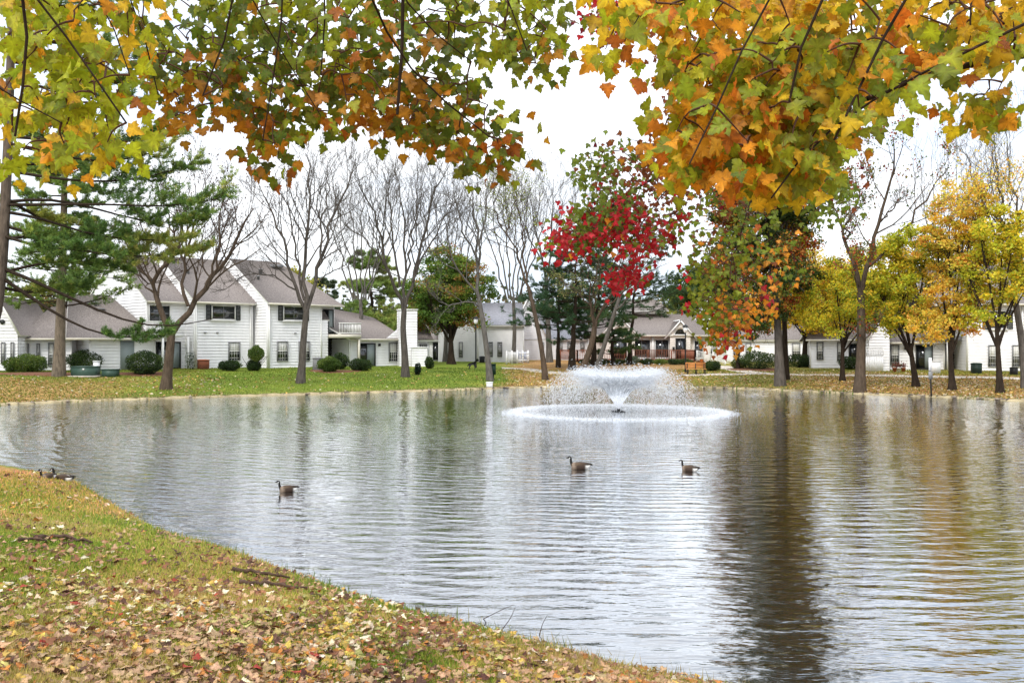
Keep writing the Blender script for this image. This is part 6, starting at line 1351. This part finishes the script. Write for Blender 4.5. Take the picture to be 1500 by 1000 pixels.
k_ = np.array([[1,0,0],[-1,0,0],[0,1,0],[0,-1,0],[0,0,1],[0,0,-1]], float); fo_ = np.array([[0,2,4],[2,1,4],[1,3,4],[3,0,4],[2,0,5],[1,2,5],[3,1,5],[0,3,5]])
Vs = k_[None]*(rng.uniform(.05,.16,(n,1,1))*rng.uniform(.6,1.2,(n,6,3))*[1.3,1.3,.6])+np.concatenate([Pq, np.full((n,1),.05)],1)[:,None]
b = MB(); b.arr(Vs.reshape(-1,3), (np.arange(n)[:,None,None]*6+fo_[None]).reshape(-1,3), np.repeat(np.array([[.16,.13,.10]])*rng.uniform(.4,2,(n,1)), 6, 0)); b.build('shore_stones', M['twig'], kind='stuff')
n = 9000; tt_ = rng.random(n)*(len(SHS)); tt_ = tt_[np.sin(tt_*1.9)+np.sin(tt_*.83)+rng.normal(size=n)*.5 > .5]; n = len(tt_); i_ = tt_.astype(int); A_ = SHS[i_]; B_ = SHS[(i_+1) % len(SHS)]; Pq = A_+(B_-A_)*(tt_-i_)[:,None]; dq = rng.normal(size=(n,2))*.14; Pq = Pq+dq
P = np.concatenate([Pq, height(Pq[:,0], Pq[:,1])[:,None]], 1); P[:,2] = np.maximum(P[:,2], 0); farq = P[:,1] > 30; tip = unit(np.stack([rng.normal(size=n)*.45,rng.normal(size=n)*.45,np.ones(n)],1))*(rng.uniform(.06,.22,n)*np.where(farq,1.2,.7))[:,None]
a_ = rng.random(n)*2*PI; side = np.stack([np.cos(a_),np.sin(a_),0*a_],1)*np.where(farq,.03,.005)[:,None]; q = np.arange(n)*3
b = MB(); b.arr(np.stack([P-side,P+side,P+tip],1).reshape(-1,3), np.stack([q,q+1,q+2],1), np.repeat(pal(P, [((.12,.17,.03),2),((.25,.24,.07),2),((.38,.30,.12),1)], .5, .4),3,0)); b.build('shore_weeds', M['blade'], kind='stuff')
# roots and sticks showing through the turf
def stick(label, pts, r, name='fallen_branch', cat='branch', m='wood', group=None, z=.04):
    P = np.array([gp(*p) for p in pts]); P[:,2] += z; P = resample(P, 14); P[1:-1] += rng.normal(size=(12,3))*r*.3
    b = MB(); b.tubes(P, r*(1-.6*np.linspace(0,1,14)), 7, (.08,.05,.035), cap=True); o = b.build(name, M['bark'], None, True); tag(o, label, cat, group); return o
stick('dark crooked root lying in the grass at the left of the near bank', [(52,792),(72,790),(95,791),(135,799)], .032, 'tree_root', 'root', group='roots in the near bank')
stick('short pale root left of the dark crooked one', [(28,797),(50,794),(68,798)], .022, 'tree_root', 'root', group='roots in the near bank')
stick('upper long root among dead leaves near the waterline', [(340,839),(380,843),(425,851)], .028, 'tree_root', 'root', group='roots in the near bank')
stick('lower long root among dead leaves below the other one', [(350,857),(395,860),(450,866)], .026, 'tree_root', 'root', group='roots in the near bank')
for lb, pts in (('thin arched twig standing in the shallows, left one',[(708,906,.0),(730,895,.16),(752,885,.28)]),('thin arched twig over the shallows, right one',[(735,922,.0),(748,905,.12),(755,888,.25)]),('dark twig lying at the water edge by a red leaf',[(730,925,.02),(760,928,.05),(782,932,.03)]),('faint twig standing in the water further right',[(790,930,.0),(795,912,.12),(802,900,.2)])):
    P = np.array([[(x-750)/F*(EYE-z)*F/(y-HZ), (EYE-z)*F/(y-HZ), z] for x,y,z in [(p[0],p[1],p[2]) for p in pts]]); P = resample(P, 10)
    b = MB(); b.tubes(P, np.linspace(.005,.002,10), 5, (.05,.03,.025)); tag(b.build('twig', M['bark'], None, True), lb, 'twig')
print('objects', len(COL.objects), 'tris', sum(len(m.polygons) for m in bpy.data.meshes))
